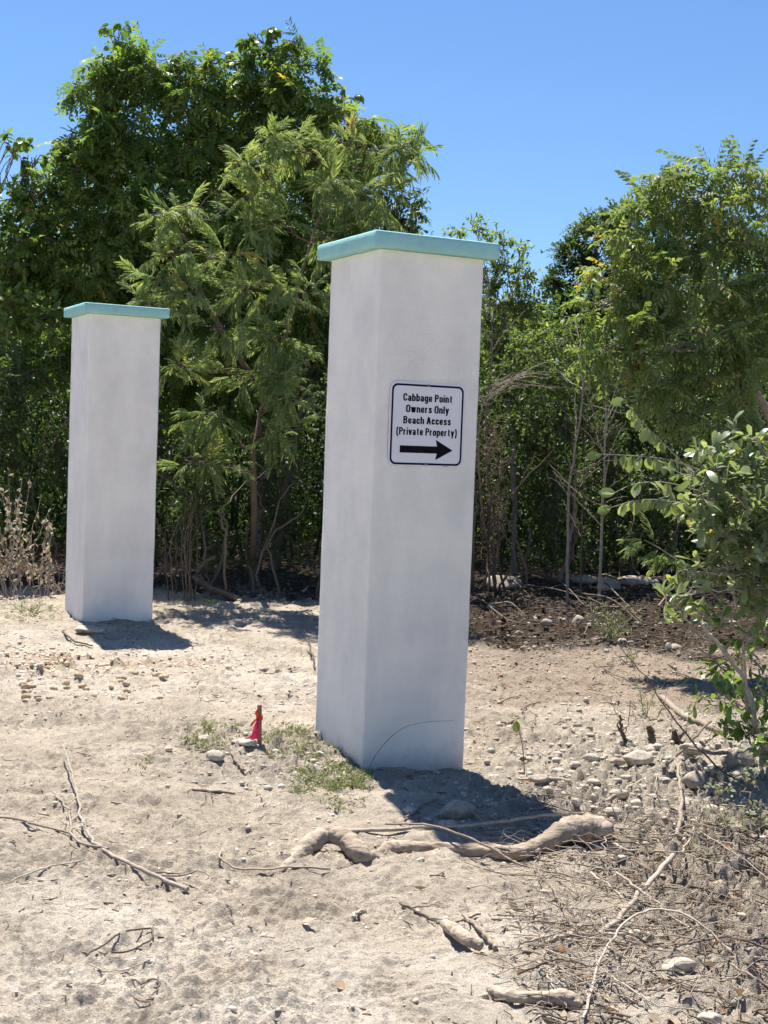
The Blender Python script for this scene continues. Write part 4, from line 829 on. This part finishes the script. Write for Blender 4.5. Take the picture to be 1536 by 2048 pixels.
def crumbs():
    n = 260000; X = rng.uniform(-4, 5, n); Y = 3.1+11.5*rng.random(n)**1.15; k = abs(X) < .32*Y+.25; X, Y = X[k], Y[k]
    h, b, r, d, p, o = zone(X, Y); cl = np.clip(.5+1.6*fbm(X*1.7+3, Y*2.6, 3), 0, 1)**2
    k = rng.random(len(X)) < (.012+.14*cl+.9*o+.10*b+.4*h+.25*r)*.6; X, Y, h, o = X[k], Y[k], h[k], o[k]; m = len(X); Z = gz(X, Y)
    s = (.0026+.007*rng.random(m)**3+.012*rng.random(m)**9)*(.75+.07*Y)*(1+.7*o+.5*h)
    vs = [rockshape(1, q) for q in range(8)]; V, f = vs[0]; mb = MB(); ch = rng.integers(0, 8, m); order = []
    for q in range(8):
        w = np.where(ch == q)[0]; order.append(w); T, f = vs[q]; a = rng.uniform(0, 6.28, len(w)); ca, sa = np.cos(a)[:, None], np.sin(a)[:, None]
        x = T[None, :, 0]*ca-T[None, :, 1]*sa*.75; y = T[None, :, 0]*sa+T[None, :, 1]*ca*.75; z = np.repeat(T[None, :, 2]*.62+.15, len(w), 0)
        V = np.stack([x, y, z], -1)*s[w][:, None, None]+np.stack([X[w], Y[w], Z[w]], -1)[:, None]
        mb.add(V.reshape(-1, 3), (f[None]+(np.arange(len(w))*len(T))[:, None, None]).reshape(-1, 3), .5)
    ob = mb.build('soil_crumbs', M['crumb'], None, True); nv = len(ob.data.vertices); co = np.empty(nv*3, np.float32); ob.data.vertices.foreach_get('co', co); co = co.reshape(-1, 3)
    c = np.clip(soilcol(co[:, 0], co[:, 1])*1.02, 0, 1); a = ob.data.attributes.new('soil', 'FLOAT_COLOR', 'POINT'); a.data.foreach_set('color', np.concatenate([c, np.ones((nv, 1))], 1).astype(np.float32).ravel())
    tag(ob, 'crumbs and small clods of soil loose on the ground', 'soil', None, 'stuff')
crumbs()

# ------------------------------------------------------------------ twig and leaf litter (uncountable)
def litter():
    mb = MB(); lf = MB(); n = 95000
    X = rng.uniform(-4.5, 5, n); Y = 3.1+11*rng.random(n)**1.1; h, b, r, d, p, o = zone(X, Y)
    pr = .13+.20*r+.85*d+.40*h+.12*b; k = (rng.random(n) < pr*.42) & (abs(X) < .33*Y+.4); X, Y, d = X[k], Y[k], d[k]; Z = gz(X, Y); H = h[k]
    for x, y, z, dd, hh in zip(X, Y, Z, d, H):
        a = rng.uniform(0, pi); L = (.015+.05*rng.random()**2+dd*.16*rng.random()**2+hh*.1*rng.random())*(1+.03*y); t = np.array([cos(a), sin(a), rng.normal()*.12])
        c = np.array([x, y, z+.003+.02*dd*rng.random()]); A = c-t*L/2; B = c+t*L/2; m = c+rng.normal(0, .1, 3)*L*[1, 1, .3]
        rr = rng.uniform(.0011, .0032)*(1+dd*.6+hh*.5); tube(mb, np.array([A, m, B]), rr, 3, rng.random(), 0, False)
    print('litter', len(X)); tag(mb.build('twig_litter', M['darkstick']), 'fine dark twig bits and roots scattered over the sand', 'twig litter', None, 'stuff')
    n = 44000; X = rng.uniform(-4.5, 5, n); Y = 3.1+11*rng.random(n)**1.1; h, b, r, d, p, o = zone(X, Y); pr = .02+.85*d+.10*r+.3*h+.05*b
    k = (rng.random(n) < pr*.5) & (abs(X) < .33*Y+.4); X, Y = X[k], Y[k]; Z = gz(X, Y)+.006; Q = np.column_stack([X, Y, Z]); m = len(Q)
    inst(lf, 'small', Q, rng.normal(size=(m, 3))*[1, 1, .35], norm(rng.normal(0, .5, (m, 3))+np.array([0, 0, 1])), rng.uniform(.4, 1.5, m), rng.random(m))
    tag(lf.build('leaf_litter', M['dryleaf']), 'dead tan leaves littering the ground, thickest at lower right', 'leaf litter', None, 'stuff')
    # long straw and twigs heaped lower right
    hd = MB(); hb = MB(); n = 430
    for k in range(n):
        u = 1536-(rng.random()**.75)*560+rng.normal()*20; v = rng.uniform(1560, 2000)+(1536-u)*.1
        c = G(min(u, 1640), min(v, 2060)); 
        if c[0] < .5: continue
        a = rng.normal(-.3, 1.0); L = rng.uniform(.08, .5); t = np.array([cos(a), sin(a)*.8, 0]); zz = rng.random()**1.5*.07
        pts = []
        for s_ in (-.5, -.32, -.1, .05, .22, .38, .5):
            q = c[:2]+t[:2]*L*s_+rng.normal(0, .05, 2)*L; pts.append([q[0], q[1], gz1(q[0], q[1])+zz+.004+rng.normal()*.008])
        rw = rng.uniform(.0008, .0026); pts = np.array(pts); dst = hb if rng.random() < .6 else hd; tube(dst, pts, np.linspace(1, .5, 7)*rw, 4, rng.random(), 0, False)
        for w in range(rng.integers(0, 3)):
            i = rng.integers(1, 6); d = norm(rng.normal(size=3)*[1, 1, .35])*L*rng.uniform(.1, .3); tube(dst, np.array([pts[i], pts[i]+d*.5+rng.normal(0, .006, 3), pts[i]+d]), [rw*.6, rw*.5, rw*.3], 3, rng.random(), 0, False)
    tag(hd.build('brushwood', M['darkstick']), 'darker rotting twigs mixed into the heap at lower right', 'brushwood', None, 'stuff')
    tag(hb.build('brushwood', M['stick']), 'heap of tangled straw and fine dry twigs at lower right', 'brushwood', None, 'stuff')
litter()

# ------------------------------------------------------------------ log, sticks and branches lying about
def gstick(name, label, pts, r, mat='stick', lift=.0, side=0, sL=.2, group=None, rough=.1, cat='stick'):
    W = []
    for q in pts: 
        p = G(q[0], q[1]); p[2] = gz1(p[0], p[1])+ (q[2] if len(q) > 2 else 0); W.append(p)
    W = np.array(W); n = max(12, 5*len(pts)); P = spline(W, n); k = W[:, 1].mean()/F
    zg = gz(P[:, 0], P[:, 1]); r0, r1 = (r if isinstance(r, tuple) else (r, r*.5)); R = np.linspace(r0, r1, n)*k*.74; P[1:-1, :2] += rng.normal(0, .004, (n-2, 2))
    zs = np.maximum(P[:, 2], zg)+R*.6+lift; P[:, 2] = np.convolve(np.pad(zs, 2, 'edge'), np.ones(5)/5, 'valid'); base = P[0].copy()
    mb = MB(); tube(mb, P-base, R, 7, rng.random(), rough)
    for s in range(side):
        i = rng.integers(2, n-2); t = norm(P[i+1]-P[i-1]); a = rng.choice([-1, 1])*rng.uniform(.4, .9); d = np.array([t[0]*cos(a)-t[1]*sin(a), t[0]*sin(a)+t[1]*cos(a), rng.uniform(0, .35)]); l = sL*rng.uniform(.4, 1)
        Q = wig(P[i]-base, P[i]-base+d*l, 7, .12); tube(mb, Q, np.linspace(R[i]*.6, R[i]*.2, 7), 5, rng.random(), 0)
    ob = mb.build(name, M[mat], None, True); ob.location = base; return tag(ob, label, cat, group)
def log(label, pts, rads, name='driftwood', squash=.85):
    W = []; 
    for (u, v, dz), rp in zip(pts, rads):
        p = G(u, v+rp*.7); k = p[1]/F; p[2] = gbase(np.array([p[0]]), np.array([p[1]]))[0]+rp*k*.75+dz; W.append(np.append(p, rp*k))
    n = len(pts)*12; Q = spline(np.array(W), n); base = Q[0, :3].copy(); mb = MB()
    R = Q[:, 3]*(1+.10*pn(np.arange(n)*.35, np.zeros(n)+5)); R[0] *= .35; R[-1] *= .35; R[1] *= .8; R[-2] *= .8
    tube(mb, Q[:, :3]-base, R, 24, .6, .03)
    v = mb.v[0]; cl = np.repeat(Q[:, :3]-base, 24, 0); d = v-cl; a = np.tile(np.arange(24)/24*6, n); l = np.repeat(np.arange(n), 24)*.16
    k = .12*pn(a*.8, l*1.1)+.07*pn(a*2.2+9, l*2.6)-.14*np.clip(1-abs(pn(a*1.6, l*.5+7))*7, 0, 1); mb.v[0] = cl+d*(1+k)[:, None]
    ob = mb.build(name, M['drift'], None, True); ob.location = base; return tag(ob, label, 'driftwood')
log('thick weathered root with bulbous right end lying in front of the near pillar', [(752, 1712, -.01), (772, 1700, .0), (800, 1690, -.01), (870, 1690, -.015), (950, 1696, -.01), (1030, 1704, -.005), (1085, 1692, .01), (1130, 1676, .03), (1175, 1672, .035), (1205, 1676, .03), (1218, 1680, .02)], [8, 14, 14, 13, 15, 16, 18, 25, 27, 23, 13])
log('arched weathered root piece left of the thick bulbous root', [(560, 1745, -.0), (590, 1722, .01), (620, 1706, .035), (655, 1700, .06), (690, 1708, .055), (722, 1722, .02), (752, 1722, .0)], [8, 15, 20, 18, 20, 22, 12])
log('pale broken root chunk half sunk in the sand', [(885, 1845, 0), (905, 1865, .01), (935, 1885, .01), (965, 1895, 0)], [8, 13, 14, 10])
log('buried root surfacing near the bottom edge right of centre', [(975, 1970, -.01), (1020, 1992, 0), (1080, 2000, .005), (1130, 2003, .01), (1165, 2012, 0)], [10, 13, 14, 17, 12])
gstick('branch', 'long slender branch lying along the top of the thick root', [(640, 1667), (760, 1672), (850, 1666), (950, 1680, .05), (1090, 1684, .09), (1165, 1682, .1)], (6, 4), 'stick', .01)
gstick('branch', 'thin branch crossing over the thick root towards the brush heap', [(770, 1672, .03), (860, 1690, .09), (960, 1715, .06), (1060, 1740), (1170, 1765)], (3.5, 3), 'stick', .01, 3)
gstick('branch', 'thin stick running left from the arched root with a hooked end', [(445, 1700), (440, 1735), (465, 1748), (560, 1752), (660, 1756)], (2.5, 3), 'stick', .01)
gstick('branch', 'forked fallen branch running diagonally across the sand at left', [(125, 1515, .05), (150, 1600, .03), (165, 1665), (200, 1715), (270, 1755), (375, 1795)], (2.5, 6), 'greybark', .01, 6, .25)
gstick('branch', 'second thinner branch beside the forked branch at left', [(105, 1600), (135, 1640), (150, 1700), (215, 1722)], (2.5, 4), 'greybark', .01, 2, .15)
gstick('branch', 'thin stick reaching in from the left edge', [(-10, 1655), (50, 1664), (145, 1682)], (4, 3), 'stick', .01, 1)
gstick('branch', 'faint curved twig below the stick at the left edge', [(10, 1760), (80, 1748), (165, 1737)], (2.5, 2), 'stick', .005)
gstick('twig', 'bent twig shaped like a narrow V near the bottom left', [(175, 1920), (235, 1892), (300, 1873), (298, 1895), (262, 1912), (212, 1926)], (3, 2.5), 'darkstick', .008)
gstick('twig', 'thin curved twig below the V-shaped one', [(180, 1935), (220, 1950), (300, 1934)], (2, 2), 'stick', .006)
gstick('twig', 'short slanting twig under the curved one near the bottom left', [(245, 1957), (280, 1972), (312, 1980)], (2.5, 2), 'darkstick', .006)
gstick('twig', 'dark kinked twig close to the bottom edge, left of centre', [(290, 2010), (312, 1990), (316, 1975)], (3, 2.5), 'darkstick', .006)
gstick('twig', 'knobbly dark twig on the sand left of the green weeds foot', [(385, 1587), (425, 1592), (470, 1590)], (4, 3), 'darkstick', .004, 4, .05)
gstick('branch', 'stout bent stick in the debris at lower right', [(1090, 1892), (1150, 1882), (1210, 1868), (1280, 1815, .03), (1345, 1760, .06)], (7, 8), 'stick', .01, 2)
gstick('branch', 'long thin branch crossing the stout bent stick', [(1230, 1790, .05), (1290, 1820, .06), (1380, 1860), (1480, 1910)], (4, 3), 'stick', .01, 3)
gstick('branch', 'white peeled stick standing in the brush at right', [(1345, 1560, .06), (1358, 1610, .05), (1360, 1660, .03), (1352, 1700)], (4, 6), 'stick', .03)
gstick('branch', 'curving cane arching to the bottom edge at lower right', [(1165, 2045), (1195, 1965, .03), (1250, 1910, .08), (1310, 1890, .1), (1380, 1905, .06), (1460, 1930)], (4, 3), 'stick', .01)
gstick('branch', 'bleached thick branch lying up the slope above the rubble', [(1322, 1412), (1365, 1438), (1410, 1460), (1450, 1480)], (9, 8), 'stick', .01, 1, .06)
gstick('branch', 'horizontal grey stick across the rubble at right', [(1375, 1530, .04), (1440, 1538, .05), (1530, 1525, .06)], (4, 6), 'stick', .02)
gstick('branch', 'dark stick slanting up out of the rubble toward the undergrowth', [(1325, 1556, .0), (1370, 1520, .05), (1420, 1480, .08)], (4, 3), 'darkstick', .01)
gstick('branch', 'straight stick pointing up right from the debris below the rubble', [(1190, 1622), (1250, 1592), (1300, 1562)], (5, 3), 'stick', .01)
gstick('branch', 'grey stick on the ground right of the pillar shadow', [(1035, 1568), (1090, 1578), (1140, 1577)], (4, 5), 'stick', .005)
gstick('twig', 'thin stick in the shadow leading to the small flat stone', [(808, 1640), (840, 1622), (875, 1606)], (3, 3), 'stick', .01)
gstick('twig', 'short cut stick on the sand below the flagged stake', [(463, 1515), (474, 1528), (487, 1540)], (5, 4), 'stick', .01)
gstick('twig', 'short stick on the bare sand in front of the roots', [(705, 1848), (718, 1836), (728, 1826)], (5, 4), 'stick', .006)
gstick('branch', 'straight pale stick beside the broken root chunk', [(925, 1840), (960, 1870), (990, 1905)], (5, 7), 'stick', .01, 2, .1)
gstick('branch', 'brown stick crossing above the broken root chunk', [(800, 1822), (850, 1842), (900, 1850), (960, 1838)], (4, 3), 'darkstick', .01, 3, .1)
gstick('branch', 'dark stick lying on the sand by the foot of the farther pillar', [(125, 1270), (150, 1290), (185, 1300)], (3, 2), 'darkstick', .01)
gstick('branch', 'dark stick leaning by the left edge of the near pillar', [(612, 1305, .08), (622, 1320, .05), (630, 1345)], (3, 2), 'darkstick', .01)
for i in range(34):
    u = rng.uniform(1010, 1540); v = rng.uniform(1600+max(0, (1300-u))*.25, 1990); L = rng.uniform(50, 190); a = rng.normal(.12, .5)
    gstick('branch', 'loose dry stick among many tangled in the brush heap at lower right', [(u, v, rng.random()*.04), (u+L*.5*cos(a), v+L*.5*sin(a)+rng.normal()*6, rng.random()*.06), (u+L*cos(a), min(2040, v+L*sin(a)), rng.random()*.03)], (rng.uniform(2, 4.5), 1.5), 'stick' if rng.random() < .7 else 'darkstick', .01, rng.integers(0, 3), .12, 'dry sticks in the brush heap')
for i in range(26):
    u = rng.uniform(960, 1450); v = rng.uniform(1270, 1470); L = rng.uniform(20, 60); a = rng.normal(0, .8)
    gstick('twig', 'small dark twig lying on the brown soil right of the near pillar', [(u, v), (u+L*.5*cos(a), v+L*.4*sin(a)+rng.normal()*3, .01), (u+L*cos(a), v+L*.7*sin(a))], (2, 1.2), 'darkstick', .005, 1, .06, 'small twigs on the brown soil')
for i in range(18):
    u = rng.uniform(600, 1450); v = rng.uniform(1165, 1235); u = u if u > 940 or u < 640 else u+300; L = rng.uniform(40, 140); a = rng.normal(0, .4)
    gstick('branch', 'dead branch lying in the shade along the foot of the thicket', [(u, v, rng.random()*.1), (u+L*.5*cos(a), v+L*.5*sin(a), rng.random()*.15), (u+L*cos(a), min(v+L*sin(a), 1260), rng.random()*.1)], (rng.uniform(2, 4), 1.2), 'bark', .01, 3, .3, 'dead branches at the foot of the thicket')

# ------------------------------------------------------------------ survey stake with flagging tape
def stake():
    b = wp(519, 1488); e = empty('survey_stake', b, 'short wooden survey stake tied with orange and pink tape', 'stake'); k = b[1]/F
    w, d, h = .0105, .0105, (at(517, 1409, b[1])-b)[2]
    V = []; tl = np.array([-.006, 0])
    for z, s in ((-.08, 1), (h*.5, 1), (h-.003, 1), (h, .85)): V += [(sx*w*s+tl[0]*z/h, sy*d*s, z) for sx, sy in ((-1, -1), (1, -1), (1, 1), (-1, 1))]
    mb = MB(); q = np.arange(4); mb.add(V, np.vstack([np.stack([q+i, (q+1) % 4+i, (q+1) % 4+i+4, q+i+4], -1) for i in (0, 4, 8)])); mb.add(V[12:], [(0, 1, 2, 3)]); mb.build('post', M['stakewood'], e)
    pink = leaf_mat('pink_tape', [(0, (.75, .03, .13)), (1, (.85, .06, .2))], .35, .3, .5, (1, .6, .7)); org = leaf_mat('orange_tape', [(0, (.75, .08, .015)), (1, (.85, .12, .02))], .35, .3, .5, (1, .8, .5))
    def strip(pts, ws, mat, tw=0):
        P = spline(pts, 16); Wd = np.interp(np.linspace(0, 1, 16), np.linspace(0, 1, len(ws)), ws); V = []
        for i, (p, w_) in enumerate(zip(P, Wd)):
            a = tw*i/15+.35*sin(i*1.1); s = np.array([cos(a), -abs(sin(a))*.6, .12*sin(i*.8)]); 
            for t in (-.5, -.17, .17, .5): V.append(p+s*w_*t+np.array([0, .006*cos(t*9+i), 0]))
        f = [(i*4+j, i*4+j+1, i*4+j+5, i*4+j+4) for i in range(15) for j in range(3)]; mb = MB(); mb.add(V, f, rng.random(len(f))); return mb.build('ribbon', mat, e, True)
    y = -.016; zk = h*.68
    for z in (zk-.006, zk+.002):
        mb = MB(); a = np.linspace(0, 2*pi, 13)[:12]; V = [(.0165*cos(t)-.004, .0165*sin(t), z+dz+.003*sin(3*t)) for dz in (-.006, .006) for t in a]; q = np.arange(12)
        mb.add(V, np.stack([q, (q+1) % 12, 12+(q+1) % 12, 12+q], -1)); mb.build('ribbon', org, e)
    strip([(-.01, y, zk), (-.02, y-.004, zk+.02), (-.016, y-.004, zk+.042)], [.008, .016, .004], org)
    strip([(-.008, y, zk), (-.026, y-.006, zk-.014), (-.046, y-.006, zk-.042)], [.01, .014, .014], org, .4)
    strip([(-.01, y, zk), (-.02, y-.006, zk-.05), (-.03, y-.012, .03)], [.008, .022, .03], pink)
    strip([(-.008, y-.003, zk), (-.012, y-.01, zk-.06), (-.014, y-.015, .032)], [.008, .02, .028], pink, .5)
    strip([(-.03, y-.01, .05), (-.055, y-.012, .035), (-.075, y-.01, .045)], [.018, .012, .01], pink, .6)
stake()
print('objects', len(bpy.data.objects), 'polys', sum(len(m.polygons) for m in bpy.data.meshes))
